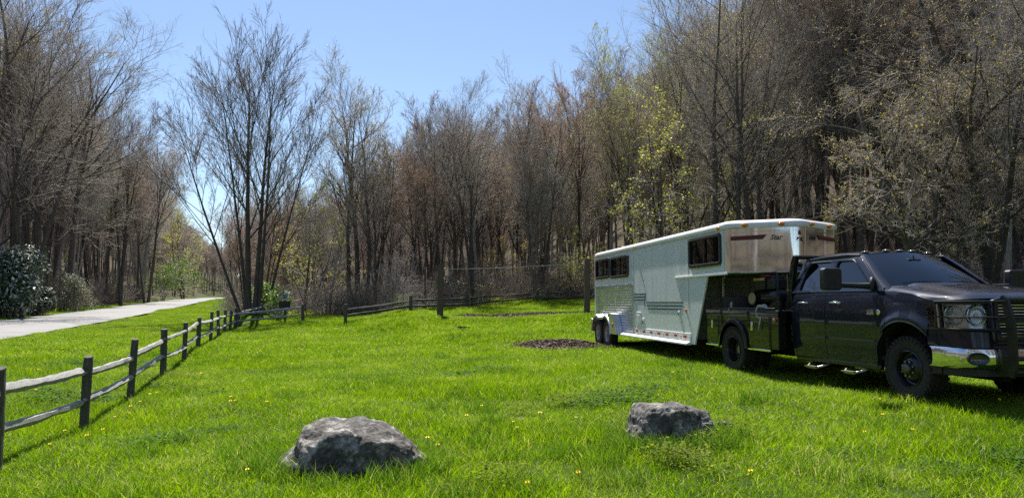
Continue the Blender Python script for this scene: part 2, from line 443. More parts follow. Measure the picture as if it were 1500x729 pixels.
# clover and small broad-leaved weeds low in the sward
def clover_patch(name, size, n, seed, mtl, ls=.016, hh=.07):
    g = np.random.default_rng(seed); x, y = g.normal(0, size/2, (2, n)); z = hh*(.35+.8*g.random(n))
    nrm = np.stack([g.normal(0, .45, n), g.normal(0, .45, n), np.ones(n)], -1); nrm /= np.linalg.norm(nrm, axis=1, keepdims=True)
    u = np.cross(nrm, g.normal(size=(n, 3))); u /= np.linalg.norm(u, axis=1, keepdims=True); w = np.cross(nrm, u); s = ls*(.6+.8*g.random(n))[:, None]; C_ = np.stack([x, y, z], -1)
    V = np.stack([C_-u*s, C_-w*s, C_+u*s, C_+w*s], 1).reshape(-1, 3); me = mesh_np(name, V, np.arange(n*4).reshape(n, 4), [mtl])
    a_ = me.attributes.new('tone', 'FLOAT', 'POINT'); a_.data.foreach_set('value', np.repeat(.2+.6*g.random(n), 4).astype(np.float32)); return bpy.data.objects.new(name, me)
CLOVER = blade_material('clover_leaf', (.03, .08, .008), (.09, .17, .014), (.10, .18, .015), trans=.35)
WEEDY = blade_material('weed_yellow', (.09, .13, .012), (.20, .24, .025), (.24, .26, .04), trans=.35)
for m_ in (CLOVER, WEEDY):
    b_ = m_.node_tree.nodes['Principled BSDF']; b_.inputs['Roughness'].default_value = .7; b_.inputs['Specular IOR Level'].default_value = .12
pc = [clover_patch('clover_%d' % k, .34, 420, 700+k, CLOVER) for k in range(3)]+[clover_patch('weed_%d' % k, .22, 150, 710+k, WEEDY, .011, .15) for k in range(2)]
X, Y = scatter(-14, 15, 2, 24, .62, g, near)
k = (np.sin(X*.9+Y*.55)+np.sin(Y*1.3-X*.35+1)+g.normal(0, .55, len(X))) > 1.45; X, Y = X[k], Y[k]
pcid = np.where(g.random(len(X)) < .10, 3+g.integers(0, 2, len(X)), g.integers(0, 3, len(X)))
ex = [at(px_, CAMZ*F/(py_-HY)*.95) for px_, py_ in ((960,660),(985,668),(1005,664),(1030,655),(940,670),(700,690),(735,680),(640,705),(760,602),(800,590),(1060,640),(975,655),(1015,670),(905,610),(840,585))]
X = np.r_[X, np.repeat([p[0] for p in ex], 3)+g.normal(0, .12, len(ex)*3)]; Y = np.r_[Y, np.repeat([p[1] for p in ex], 3)+g.normal(0, .12, len(ex)*3)]; pcid = np.r_[pcid, np.full(len(ex)*3, 3)]; kk = g.random(len(X)) < .5; X, Y, pcid = X[kk], Y[kk], pcid[kk]
instancer('clover_and_weeds', np.stack([X, Y, height(X, Y)], -1), slope_rot(X, Y, g), .7+.7*g.random(len(X)), pcid, pc,
          label='low clover and small yellow-green weeds growing through the grass')
# ragged verge along the road and round the mulch
pat3 = [blade_patch('verge_%d' % k, .3, 150, .03, .10, .008, 60+k, BLADE, .7, circle=True) for k in range(3)]
yy = np.arange(2, 75, .16); X = []; Y = []
for s in (-1, 1):
    X.append(ROADX+ROADS*yy+s*(ROADW/2*1.053+.12+.22*g.random(len(yy)))); Y.append(yy+g.normal(0, .1, len(yy)))
for cx, cy, rx, ry in MULCH:
    a = g.random(int(60*(rx+ry)))*6.283; X.append(cx+rx*1.08*np.cos(a)+g.normal(0, .12, len(a))); Y.append(cy+ry*1.15*np.sin(a)+g.normal(0, .1, len(a)))
X = np.concatenate(X); Y = np.concatenate(Y)
instancer('grass_verge', np.stack([X, Y, height(X, Y)], -1), slope_rot(X, Y, g), .7+.7*g.random(len(X)), g.integers(0, 3, len(X)), pat3,
          label='ragged grass edge along the road and the bare mulch')
# taller tufts
pat4 = [blade_patch('tuft_%d' % k, .2, 110, .09, .25, .006, 80+k, TUFT, .5, circle=True) for k in range(4)]
T = [(at(px, CAMZ*F/(py-HY)*.97)) for px, py in ((355,655),(392,640),(362,675),(890,668),(880,690),(235,575),(280,555),(265,560),(1040,650),(1060,655),(700,600),(715,640),(560,560),(120,700),(760,700),(820,655),(1180,690),(1260,700),(480,700),(1100,600),(645,530))]
for cx_, cy_, rx_, ry_ in ((-1.45, 6.85, .70, .5), (1.64, 7.7, .56, .44)):
    for k in range(26):
        a = rnd.uniform(0, 6.28); T.append((cx_+rx_*1.02*math.cos(a), cy_+ry_*1.0*math.sin(a)))
for k in range(55):
    y = rnd.uniform(4, 26); x = rnd.uniform(-.65, .65)*y
    if open_grass(np.array([x]), np.array([y]), .4)[0]: T.append((x, y))
X = np.array([p[0] for p in T]); Y = np.array([p[1] for p in T])
X = np.repeat(X, 3)+g.normal(0, .07, len(X)*3); Y = np.repeat(Y, 3)+g.normal(0, .07, len(Y)*3)
k = ~in_mulch(X, Y); X, Y = X[k], Y[k]
instancer('tall_grass_tufts', np.stack([X, Y, height(X, Y)], -1), slope_rot(X, Y, g), .6+.5*g.random(len(X)), g.integers(0, 4, len(X)), pat4,
          label='darker tall grass tufts scattered through the meadow')

# ------------------------------------------------------------------ mulch and litter
CHIP = mat('wood_chips', (.045, .028, .020), (.16, .10, .07), rough=.9, scale=14, bmp=.4)
STRAW = mat('dry_straw', (.34, .25, .14), (.5, .40, .26), rough=.9, scale=9)
def mulch_bed(name, sel, label):
    mb = MB(); gg = np.random.default_rng(len(name))
    for cx, cy, rx, ry in sel:
        n = int(1300*rx*ry)+250
        for k in range(n):
            rr = math.sqrt(gg.random())*(1.1+.30*math.sin(3*(aa:=gg.random()*6.283)+cx)*.5+.12*math.sin(8*aa)+abs(gg.normal(0,.12))); a = aa
            x = cx+rx*rr*math.cos(a); y = cy+ry*rr*math.sin(a)
            z = H1(x, y)+.16*max(0, 1-rr*rr)*min(1, ry)+.01
            s = .018+.032*gg.random()
            mb.box((x, y, z), (s*2.2, s, s*.7), rot=gg.normal(0, 1.2, 3), mi=1 if gg.random() < (.04+.45*max(0, rr-.85)) else 0)
    for cx, cy, rx, ry in sel:
        P = np.array([[(cx+rx*q*1.05*math.cos(a), cy+ry*q*1.05*math.sin(a), H1(cx+rx*q*math.cos(a), cy+ry*q*math.sin(a))+.012+.16*(1-q*q)*min(1, ry)) for q in np.linspace(0.02, 1, 8)] for a in np.linspace(0, 6.283, 33)])
        mb.grid(P, 0, flip=True)
    o = mb.build(name, [CHIP, STRAW], recalc=False); tag(o, label, None, None, 'stuff'); return o
mulch_bed('mulch_heap', MULCH[:2], 'dark brown mulch spread in a low heap behind the trailer wheels')
mulch_bed('mulch_strip', MULCH[2:], 'long reddish strip of mulch under the rope between the two tall posts')
PLANK = mat('old_board', (.05, .05, .045), (.12, .115, .10), rough=.85, scale=8, stretch=(1, 6, 6))
for px, py, D, w, rz, lb in ((650, 467, 29.3, .42, .1, 'short dark board lying at the foot of the left tall post'), (680, 476.5, 26.5, .46, .35, 'dark board lying alone in the grass right of the left tall post')):
    x, y = at(px, D); z = H1(x, y)
    mb = MB().box((0, 0, .09), (w, .14, .055)).box((-w*.3, 0, .045), (.07, .16, .04)).box((w*.3, 0, .045), (.07, .16, .04))
    o = mb.build('wooden_board', PLANK, bevel=.006, loc=(x, y, z)); o.rotation_euler = (0, .08, rz); tag(o, lb, 'board')

# ------------------------------------------------------------------ dandelions
YEL = mat('petal_yellow', (.92, .74, .02), rough=.6); STEM = mat('stem_green', (.10, .18, .03), rough=.6)
mb = MB()
for ring, (r0, r1, z0, z1, n) in enumerate(((.004, .019, .15, .152, 18), (.002, .014, .151, .159, 14), (0, .008, .152, .163, 9))):
    for k in range(n):
        a = 6.283*k/n+ring*.3; w = .0028
        c, s = math.cos(a), math.sin(a)
        mb.add([(c*r0-s*w, s*r0+c*w, z0), (c*r0+s*w, s*r0-c*w, z0), (c*r1+s*w, s*r1-c*w, z1), (c*r1-s*w, s*r1+c*w, z1)], [(0, 1, 2, 3)], 0)
mb.tube([(0, 0, 0), (.008, 0, .07), (0, 0, .152)], .002, 5, 1)
dl = mb.build('dandelion', [YEL, STEM], recalc=False)
DL = 'yellow dandelion bloom standing in the green grass'; DG = 'dandelions dotted through the grass'
dpx = [(240,570),(197,598),(180,602),(205,590),(168,620),(143,628),(90,638),(348,576),(352,579),(346,582),(398,582),(487+140,637),(641,640),(150,577),(160,596),(110,625),(215,583),(225,575),(300,545),
       (384,512),(380,513),(432,530),(440,508),(448,505),(1090,677),(757,614),(790,600),(1284,587),(1282,598),(1319,618),(560,655),(376,677),(420,560),(505,535)]
spots = []
for px, py in dpx:
    D = 12.
    for _ in range(12):
        x, y = at(px, D); D = (CAMZ-H1(x, y)-.15)*F/(py-HY)
    spots.append(at(px, D))
for k in range(95):
    cl = rnd.choice([(-8, 24, 3.5), (-5, 27, 3), (-9, 15, 1.8), (-14, 24, 3), (-6, 30, 3), (-11, 11, 1.5), (-2.5, 9, 3), (3, 9, 3), (-5, 20, 3), (-7.5, 33, 2.5)])
    x = rnd.gauss(cl[0], cl[2]); y = rnd.gauss(cl[1], cl[2]*.8)
    if y > 5 and open_grass(np.array([x]), np.array([y]), .5)[0] and not in_mulch(np.array([x]), np.array([y]))[0]: spots.append((x, y))
for i, (x, y) in enumerate(spots):
    o = dl if i == 0 else dl.copy()
    if i: COL.objects.link(o)
    o.location = (x, y, H1(x, y)+.01); o.rotation_euler = (rnd.uniform(.2, .8), rnd.uniform(-.2, .2), 0); s = rnd.uniform(.7, 1.1); o.scale = (s, s, s)
    tag(o, DL, 'flower', DG)

# ------------------------------------------------------------------ boulders
def rock_material():
    m = bpy.data.materials.new('rock'); t, N, L, b = nt(m); v = coords(t, 'Object')
    n1 = noise(t, v, 5, 8, .7, .6); n2 = noise(t, v, 28, 6, .8); n3 = noise(t, v, 3.1, 5, .6)
    r1 = ramp(t, n1.outputs['Fac'], [(.36, (.035, .031, .026)), (.51, (.15, .137, .12)), (.63, (.48, .45, .405))])
    r2 = ramp(t, n2.outputs['Fac'], [(.36, (.22, .22, .22)), (.60, (1.15, 1.15, 1.15))])
    mx = N.new('ShaderNodeMix'); mx.data_type = 'RGBA'; mx.blend_type = 'MULTIPLY'; mx.inputs[0].default_value = .85
    L.new(r1.outputs[0], mx.inputs[6]); L.new(r2.outputs[0], mx.inputs[7])
    lich = ramp(t, n3.outputs['Fac'], [(.60, (0, 0, 0)), (.66, (1, 1, 1))])
    n4 = noise(t, v, 22, 4, .7); l4 = ramp(t, n4.outputs['Fac'], [(.5, (0, 0, 0)), (.56, (1, 1, 1))])
    mu = N.new('ShaderNodeMath'); mu.operation = 'MULTIPLY'; L.new(lich.outputs[0], mu.inputs[0]); L.new(l4.outputs[0], mu.inputs[1])
    m2 = N.new('ShaderNodeMix'); m2.data_type = 'RGBA'; L.new(mu.outputs[0], m2.inputs[0]); L.new(mx.outputs[2], m2.inputs[6]); m2.inputs[7].default_value = (.22, .19, .05, 1)
    L.new(m2.outputs[2], b.inputs['Base Color']); b.inputs['Roughness'].default_value = .8
    ad = N.new('ShaderNodeMath'); ad.operation = 'MULTIPLY_ADD'; ad.inputs[1].default_value = .35
    L.new(n2.outputs['Fac'], ad.inputs[0]); L.new(n1.outputs['Fac'], ad.inputs[2]); bump(t, b, ad.outputs[0], .9, .035)
    return m
ROCK = rock_material()
def boulder(name, planes, size, seed, loc, rz, label):
    import bmesh
    bm = bmesh.new(); bmesh.ops.create_icosphere(bm, subdivisions=6, radius=1)
    pl = [(Vector(n_).normalized(), c) for n_, c in planes]; rq = random.Random(seed)
    for _ in range(22):
        n_ = Vector((rq.gauss(0, 1), rq.gauss(0, 1), rq.gauss(.2, .7))).normalized(); pl.append((n_, min(c/max(n_.dot(m_), .2) if n_.dot(m_) > .75 else 1.1 for m_, c in pl[:len(planes)])*rq.uniform(.93, 1.0)))
    for v in bm.verts:
        d = v.co.normalized(); rs = sorted(c/max(n_.dot(d), 1e-3) for n_, c in pl if n_.dot(d) > .02)
        r = rs[0]; k_ = 34.0; r = -math.log(sum(math.exp(-k_*q) for q in rs[:5]))/k_ if rs else 1
        p = d*r; q = Vector((p.x*size[0], p.y*size[1], p.z*size[2]))
        s = Vector((seed, seed*2.3, 1))
        n_ = (abs(mnoise.noise(q*2.6+s))*-.10 + mnoise.noise(q*6+s)*.02 + abs(mnoise.noise(q*9+s))*-.03 + abs(mnoise.noise(q*24+s))*-.02 + mnoise.noise(Vector((q.x*30, q.y*30, q.z*55))+s)*.008
              + (mnoise.noise(Vector((q.x*3, q.y*3, q.z*24))+s))*.018)
        v.co = q+Vector((d.x, d.y, d.z))*n_
    me = bpy.data.meshes.new(name); bm.to_mesh(me); bm.free(); me.materials.append(ROCK); me.shade_smooth()
    o = bpy.data.objects.new(name, me); COL.objects.link(o); o.location = loc; o.rotation_euler = (0, 0, rz); tag(o, label, 'boulder'); return o
x, y = at(518, 6.85)
boulder('boulder', [((.24, -.12, 1), .84), ((.75, .1, .8), .92), ((0, -1, .12), .8), ((-.1, -.75, 1), 1.08), ((1, -.3, .25), .92), ((-1, -.2, .55), .90), ((0, 1, .3), .9), ((.8, -.8, .1), 1.0), ((-.75, -.9, .0), 1.02), ((-.2, .7, 1), .98), ((0, 0, -1), .6)],
        (.72, .52, .50), 3.1, (x, y, H1(x, y)+.0), .05, 'largest grey boulder with yellow lichen, low and broad, nearest the camera')
x, y = at(980, 7.7)
boulder('boulder', [((.1, 0, 1), .80), ((-.2, -.1, 1), .84), ((-1, -.1, .2), .80), ((0, -1, .25), .8), ((.9, -.5, .4), .72), ((1, .2, .15), .98), ((-.8, -.8, .2), .95), ((0, 1, .2), .9), ((.5, -.2, 1), .93), ((0, 0, -1), .6)],
        (.56, .42, .50), 8.7, (x, y, H1(x, y)+.02), -.1, 'smaller craggy grey boulder half sunk in the grass in front of the truck')
x, y = at(1058, 8.3)
boulder('stone', [((0, 0, 1), .8), ((1, .3, .4), .9), ((-1, 0, .3), .9), ((0, -1, .3), .8), ((0, 1, .2), .8), ((0, 0, -1), .6)], (.11, .10, .08), 5.2, (x, y, H1(x, y)+.06), .4,
        'small pale stone in the grass just right of the smaller boulder')
# ------------------------------------------------------------------ split rail fences
def wood_mat(name, a, b_, top=None, scale=5):
    m = bpy.data.materials.new(name); t, N, L, b = nt(m); v = coords(t, 'Object', 1, (6, 6, 1)) if name.startswith('post') else coords(t, 'Object', 1, (1, 8, 8))
    n1 = noise(t, v, scale, 8, .75); n2 = noise(t, v, scale*6, 5, .7)
    r = ramp(t, n1.outputs['Fac'], [(.3, a), (.68, b_)]); r2 = ramp(t, n2.outputs['Fac'], [(.35, (.55, .55, .55)), (.6, (1, 1, 1))])
    mx = N.new('ShaderNodeMix'); mx.data_type = 'RGBA'; mx.blend_type = 'MULTIPLY'; mx.inputs[0].default_value = .9
    L.new(r.outputs[0], mx.inputs[6]); L.new(r2.outputs[0], mx.inputs[7]); L.new(mx.outputs[2], b.inputs['Base Color'])
    b.inputs['Roughness'].default_value = .82; b.inputs['Specular IOR Level'].default_value = .3
    bump(t, b, n2.outputs['Fac'], .7, .012); return m
POSTM = wood_mat('post_weathered', (.055, .056, .045), (.19, .18, .15))
RAILM = wood_mat('rail_weathered', (.26, .25, .23), (.62, .61, .58))
TARM = wood_mat('post_treated', (.08, .058, .04), (.20, .145, .10))
DARKRAIL = wood_mat('rail_old_dark', (.06, .065, .05), (.17, .165, .14))

def make_post(parent, p, h, w, yaw, tilt=(0, 0), m=POSTM, name='post', sink=.25):
    mb = MB(); n = 10; rg = random.Random(int(p[0]*100+p[1]*7))
    rows = []
    for i in range(n):
        z = -sink+(h+sink)*i/(n-1); s = w/2*(1+.05*rg.uniform(-1, 1))
        if i == n-1: s *= .93
        row = []
        for k in range(16):
            a = 2*math.pi*k/16; c, s_ = math.cos(a), math.sin(a); q = (abs(c)**5+abs(s_)**5)**-.2
            row.append((c*q*s+rg.uniform(-.003, .003), s_*q*s*.8+rg.uniform(-.003, .003), z+(.012*c if i == n-1 else 0)))
        rows.append(row+[row[0]])
    mb.grid(rows, flip=True); top = rows[-1][:-1]; mb.add(top, [tuple(range(16))])
    o = mb.build(name, m, parent, smooth=50); o.location = p; o.rotation_euler = (tilt[0], tilt[1], yaw); return o
def make_rail(parent, a, b, th, seed, m=RAILM, w=.065, sag=.02):
    """rough split rail, wedge shaped in section, ends hewn thin; local x runs along it"""
    a = Vector(a); b = Vector(b); L_ = (b-a).length; n = 22; rg = random.Random(seed)
    prof = [(0, .62), (.62, .42), (1, -.05), (.55, -.6), (-.35, -.66), (-.95, -.1), (-.6, .45)]
    prof = [(y*rg.uniform(.85, 1.15), z*rg.uniform(.85, 1.15)) for y, z in prof]
    rows = []; tw = rg.uniform(-.3, .3)
    for i in range(n):
        t_ = i/(n-1); e = min(t_, 1-t_)*L_; k = min(1, .42+e*2.6) ; kk = min(1, .6+e*1.8)
        wob = mnoise.noise(Vector((t_*3, seed, 0)))*.018; woz = mnoise.noise(Vector((t_*3, seed, 9)))*.014-sag*.6*4*t_*(1-t_)
        sw = 1+.25*mnoise.noise(Vector((t_*6, seed, 4)))
        ang = tw*t_; row = []
        for j, (y, z) in enumerate(prof):
            jit = mnoise.noise(Vector((t_*12, seed+j*3.1, 2)))*.012
            y_ = y*w*kk*sw*.8+jit; z_ = z*th*k*sw+jit
            row.append((t_*L_, y_*math.cos(ang)-z_*math.sin(ang)+wob, y_*math.sin(ang)+z_*math.cos(ang)+woz))
        rows.append(row+[row[0]])
    mb = MB(); mb.grid(rows); mb.add(rows[0][:-1], [tuple(range(len(prof)))]); mb.add(rows[-1][:-1], [tuple(range(len(prof)))[::-1]])
    o = mb.build('rail', m, parent, smooth=25); o.location = a; d = (b-a)
    o.rotation_euler = (0, -math.asin(d.z/L_), math.atan2(d.y, d.x)); return o
def rail_fence(name, pts, label, hts, ph=1.0, rails=(.40, .76), seed=1, pm=POSTM, rm=RAILM, skip_last=True, lean=0, wpost=.145):
    rt = empty(name, pts[0]); tag(rt, label, 'fence'); o0 = Vector(pts[0])
    rg = random.Random(seed)
    for i, p in enumerate(pts):
        q = Vector(p)-o0
        nb = Vector(pts[min(i+1, len(pts)-1)])-Vector(pts[max(i-1, 0)])
        make_post(rt, q, hts[i] if hts else ph+rg.uniform(-.05, .05), wpost*rg.uniform(.9, 1.1), math.atan2(nb.y, nb.x), (rg.uniform(-.045, .045), rg.uniform(-.045, .045)), pm)
    for i in range(len(pts)-1):
        for j, r_ in enumerate(rails):
            d1 = rg.uniform(-.04, .03); d2 = rg.uniform(-.04, .03)
            A = Vector(pts[i])-o0+Vector((0, 0, r_+d1)); B = Vector(pts[i+1])-o0+Vector((0, 0, r_+d2))
            dd = (B-A).normalized(); sd = Vector((-dd.y, dd.x, 0))*.022*(1 if i % 2 else -1)
            make_rail(rt, A-dd*.09+sd, B+dd*.09+sd, rg.uniform(.06, .085), seed*100+i*7+j, rm)
    return rt
pts = []
# one post beyond the frame on the near side, then the ones seen
P0 = (at(4, 6.96)); P1 = at(131.5, 9.88); Pm = (P0[0]-(P1[0]-P0[0])*1.0, P0[1]-(P1[1]-P0[1])*1.0)
pts.append((Pm[0], Pm[1], H1(*Pm)))
hts = [1.0]
for (px, z, D), h in zip(FENCE_PX, (.97, .98, 1.06, .98, 1.0, .93, 1.05, 1.03, .99, .96, 1.03)):
    x, y = at(px, D); pts.append((x, y, H1(x, y))); hts.append(h)
x, y = at(445, 36.2); pts.append((x, y, H1(x, y))); hts.append(.86)
fa = rail_fence('split_rail_fence', pts, 'long weathered split rail fence running up the left side of the meadow', hts, seed=3)
# small second run behind the corner, towards the sign
q = [at(352, 38.5), at(385, 40), at(419, 41.5)]
rail_fence('split_rail_fence', [(x, y, H1(x, y)) for x, y in q], 'short split rail fence behind the corner, ending at the small sign', [.85, .8, .8], rails=(.66,), seed=9)
q = [at(507, 33.5), at(602, 36), at(684, 39), at(788, 43.5), at(866, 46), at(925, 47)]
bh = [.85, .8, .95, .7, .7, .7]
rail_fence('split_rail_fence', [(x, y, H1(x, y)) for x, y in q], 'dark split rail fence along the foot of the wood behind the two tall posts', bh, rails=(.30, .58), seed=21, pm=POSTM, rm=DARKRAIL)

# ------------------------------------------------------------------ highline posts and rope
hp = []
for px, D, h, lb in ((645, 30, 2.17, 'left one of the two tall square posts holding the rope, bare of any rail'), (859.5, 30, 2.3, 'right one of the two tall square posts, beside the rear of the trailer')):
    x, y = at(px, D); z = H1(x, y); hp.append((x, y, z+h))
    rt = empty('tall_post', (x, y, z)); tag(rt, lb, 'post')
    make_post(rt, (0, 0, 0), h, .245, 0, (0, .01), TARM, name='shaft')
    MB().tube([(-.125, 0, h-.16), (-.20, 0, h-.17), (-.21, 0, h-.21), (-.16, 0, h-.235), (-.13, 0, h-.21)] if px > 700 else [(.125, 0, h-.16), (.20, 0, h-.17), (.21, 0, h-.21), (.16, 0, h-.235), (.13, 0, h-.21)], .012, 6).build('hook', mat('hook_steel', (.2, .2, .2), rough=.5, metal=1), rt, smooth=60)
a, b = Vector(hp[0])+Vector((.14, 0, -.2)), Vector(hp[1])+Vector((-.14, 0, -.17))
mb = MB(); pp = [tuple(a.lerp(b, k/24)+Vector((0, 0, -.045*4*(k/24)*(1-k/24)))) for k in range(25)]
mb.tube(pp, .011, 6)
for k in (0, 9, 17, 24): mb.ball(pp[k], .03, 8)
o = mb.build('picket_rope', mat('rope_white', (.40, .38, .33), (.6, .57, .52), rough=.8, scale=60), smooth=60)
tag(o, 'pale rope with knots stretched between the two tall posts', 'rope')

# ------------------------------------------------------------------ sign by the gap
x, y = at(419, 37.5); z = H1(x, y)
rt = empty('trail_sign', (x, y, z), -.1); tag(rt, 'small roofed sign with a black box on its post, by the fence gap', 'sign')
make_post(rt, (0, 0, 0), 1.45, .11, 0, (0, 0), POSTM)
SIGNG = mat('sign_pale', (.42, .45, .40), (.5, .52, .46), rough=.6, scale=4); BLK = mat('box_black', (.012, .012, .014), rough=.4)
MB().box((0, -.09, 1.36), (.30, .04, .34)).build('sign_panel', SIGNG, rt, bevel=.006)
ro = MB().prism([(-.25, 1.50), (0, 1.70), (.25, 1.50), (.25, 1.47), (0, 1.665), (-.25, 1.47)], -.2, .06).build('sign_roof', SIGNG, rt)
MB().box((0, -.115, 1.38), (.20, .006, .20)).build('notice', mat('notice_dark', (.10, .12, .10), (.2, .22, .2), scale=30), rt)
MB().box((0, -.12, .98), (.52, .20, .36)).build('map_box', BLK, rt, bevel=.012)
# ------------------------------------------------------------------ trees
def bark_mat(name, a, b_, scale=4):
    m = bpy.data.materials.new(name); t, N, L, b = nt(m); v = coords(t, 'Object', 1, (3, 3, .6))
    n1 = noise(t, v, scale, 7, .7); oi = N.new('ShaderNodeObjectInfo')
    r = ramp(t, n1.outputs['Fac'], [(.32, a), (.68, b_)])
    hs = N.new('ShaderNodeHueSaturation'); mr = N.new('ShaderNodeMapRange'); mr.inputs[3].default_value = .72; mr.inputs[4].default_value = 1.3
    L.new(oi.outputs['Random'], mr.inputs[0]); L.new(mr.outputs[0], hs.inputs['Value']); L.new(r.outputs[0], hs.inputs['Color'])
    L.new(hs.outputs[0], b.inputs['Base Color']); b.inputs['Roughness'].default_value = .85; b.inputs['Specular IOR Level'].default_value = .25
    bump(t, b, n1.outputs['Fac'], .6, .04); return m
def leaf_mat(name, a, b_, trans=.45, gloss=.5, k=1.8):
    m = bpy.data.materials.new(name); t, N, L, b = nt(m); oi = N.new('ShaderNodeObjectInfo')
    g_ = N.new('ShaderNodeNewGeometry'); n1 = noise(t, g_.outputs['Position'], 1.3, 4)
    r = ramp(t, n1.outputs['Fac'], [(.35, a), (.65, b_)]); L.new(r.outputs[0], b.inputs['Base Color']); b.inputs['Roughness'].default_value = gloss
    tr = N.new('ShaderNodeBsdfTranslucent'); hs = N.new('ShaderNodeHueSaturation'); hs.inputs['Value'].default_value = k
    L.new(r.outputs[0], hs.inputs['Color']); L.new(hs.outputs[0], tr.inputs[0]); ms = N.new('ShaderNodeMixShader'); ms.inputs[0].default_value = trans
    L.new(b.outputs[0], ms.inputs[1]); L.new(tr.outputs[0], ms.inputs[2]); L.new(ms.outputs[0], N['Material Output'].inputs[0]); return m
BARK = bark_mat('bark_grey', (.15, .135, .115), (.40, .36, .31))
BARKD = bark_mat('bark_dark', (.045, .038, .033), (.15, .13, .11))
TWIG = bark_mat('twig_brown', (.34, .295, .25), (.60, .52, .445), 1)
TWIGR = bark_mat('twig_reddish', (.32, .255, .225), (.54, .45, .40), 1)
TWIGG = bark_mat('twig_grey', (.36, .335, .30), (.62, .58, .52), 1)
LFY = leaf_mat('bud_yellow_green', (.24, .28, .02), (.42, .42, .04))
LFO = leaf_mat('bud_olive', (.19, .17, .02), (.36, .28, .04))
LFR = leaf_mat('bud_rust', (.22, .11, .05), (.34, .20, .10))
LFP = leaf_mat('bud_pale', (.38, .34, .17), (.52, .46, .27))
LFG = leaf_mat('leaf_fresh', (.06, .12, .015), (.14, .22, .03))
BRUSH = bark_mat('brush_brown', (.12, .092, .072), (.27, .22, .18), 1)
RHO = leaf_mat('leaf_glossy_dark', (.03, .055, .02), (.07, .11, .04), .2, .42)

def norm(v): return v/(np.linalg.norm(v, axis=-1, keepdims=True)+1e-9)
def grow(P, Rr, k, n, tmin, lfac, ang, up, g, wob=.12, rf=.62, tip=.25, rmin=.004, tmax=1.0, shape=.7):
    B, N_ = Rr.shape
    seg = np.linalg.norm(P[:, 1:]-P[:, :-1], axis=2).sum(1)
    t = tmin+(tmax-tmin)*(np.arange(k)+g.random((B, k)))/k
    f = t*(N_-1); i0 = np.clip(f.astype(int), 0, N_-2); fr = (f-i0)
    bi = np.arange(B)[:, None]
    a = P[bi, i0]; b = P[bi, i0+1]; S = a+(b-a)*fr[..., None]; T = norm(b-a)
    pr = Rr[bi, i0]*(1-fr)+Rr[bi, i0+1]*fr
    S = S.reshape(-1, 3); T = T.reshape(-1, 3); pr = pr.ravel(); tt = t.ravel(); n_ = len(S)
    L_ = lfac*np.repeat(seg, k)*(1.15-shape*tt)*(.65+.7*g.random(n_))
    rv = norm(g.normal(size=(n_, 3))); side = norm(np.cross(T, rv))
    an = R(ang)*(.7+.6*g.random(n_)); d = T*np.cos(an)[:, None]+side*np.sin(an)[:, None]
    out = np.zeros((n_, n, 3)); out[:, 0] = S; st = (L_/(n-1))[:, None]
    for j in range(1, n):
        d = norm(d+np.array([0, 0, 1.])*up/(n-1)+g.normal(size=(n_, 3))*wob); out[:, j] = out[:, j-1]+d*st
    r0 = np.maximum(pr*rf*(.8+.35*g.random(n_)), rmin*1.3); s = np.linspace(0, 1, n)[None]
    rad = np.maximum(r0[:, None]*(1-(1-tip)*s), rmin)
    return out, rad
def stem(H, r0, g, lean=(0, 0), n=16, wob=.03, base=(0, 0), curve=0.0, top=.12):
    d = np.array([lean[0], lean[1], 1.]); d /= np.linalg.norm(d); p = np.array([base[0], base[1], -.5]); P = [p]; st = H/(n-1)
    for j in range(1, n):
        d = d+g.normal(size=3)*wob+np.array([0, 0, curve/(n-1)]); d /= np.linalg.norm(d); p = p+d*st; P.append(p)
    s = np.linspace(0, 1, n); rad = r0*((1-s)**.85*(1-top)+top); rad[0] *= 1.45; rad[1] *= 1.08
    return np.array([P]), rad[None]
def tubes(lst, sides):
    Vs = []; Qs = []; o = 0
    for (P, Rr), n in zip(lst, sides):
        V = frame_rings(P, Rr, n); B, N_ = Rr.shape
        ids = np.arange(B*N_*n).reshape(B, N_, n)+o; nx_ = np.roll(ids, -1, axis=2)
        Qs.append(np.stack([ids[:, :-1], nx_[:, :-1], nx_[:, 1:], ids[:, 1:]], -1).reshape(-1, 4)); Vs.append(V.reshape(-1, 3)); o += B*N_*n
    return np.concatenate(Vs), np.concatenate(Qs)
def leaves(P, n, size, g, spread=.12, lo=.3, asp=1.5, clump=None):
    B, N_, _ = P.shape; i = g.integers(0, B, n)
    if clump is not None:
        ok = clump(P[i, -1]); i = i[ok]; n = len(i)
    t = (lo+(1-lo)*g.random(n))*(N_-1); j = np.clip(t.astype(int), 0, N_-2); f = (t-j)[:, None]
    C_ = P[i, j]*(1-f)+P[i, j+1]*f+g.normal(size=(n, 3))*spread
    u = norm(g.normal(size=(n, 3))); w = norm(np.cross(u, g.normal(size=(n, 3)))); s = size*(.6+.8*g.random(n))[:, None]
    V = np.stack([C_-u*s*asp/2, C_-w*s/2, C_+u*s*asp/2, C_+w*s/2], 1).reshape(-1, 3)
    return V, np.arange(n*4).reshape(n, 4)
PROTO = {}
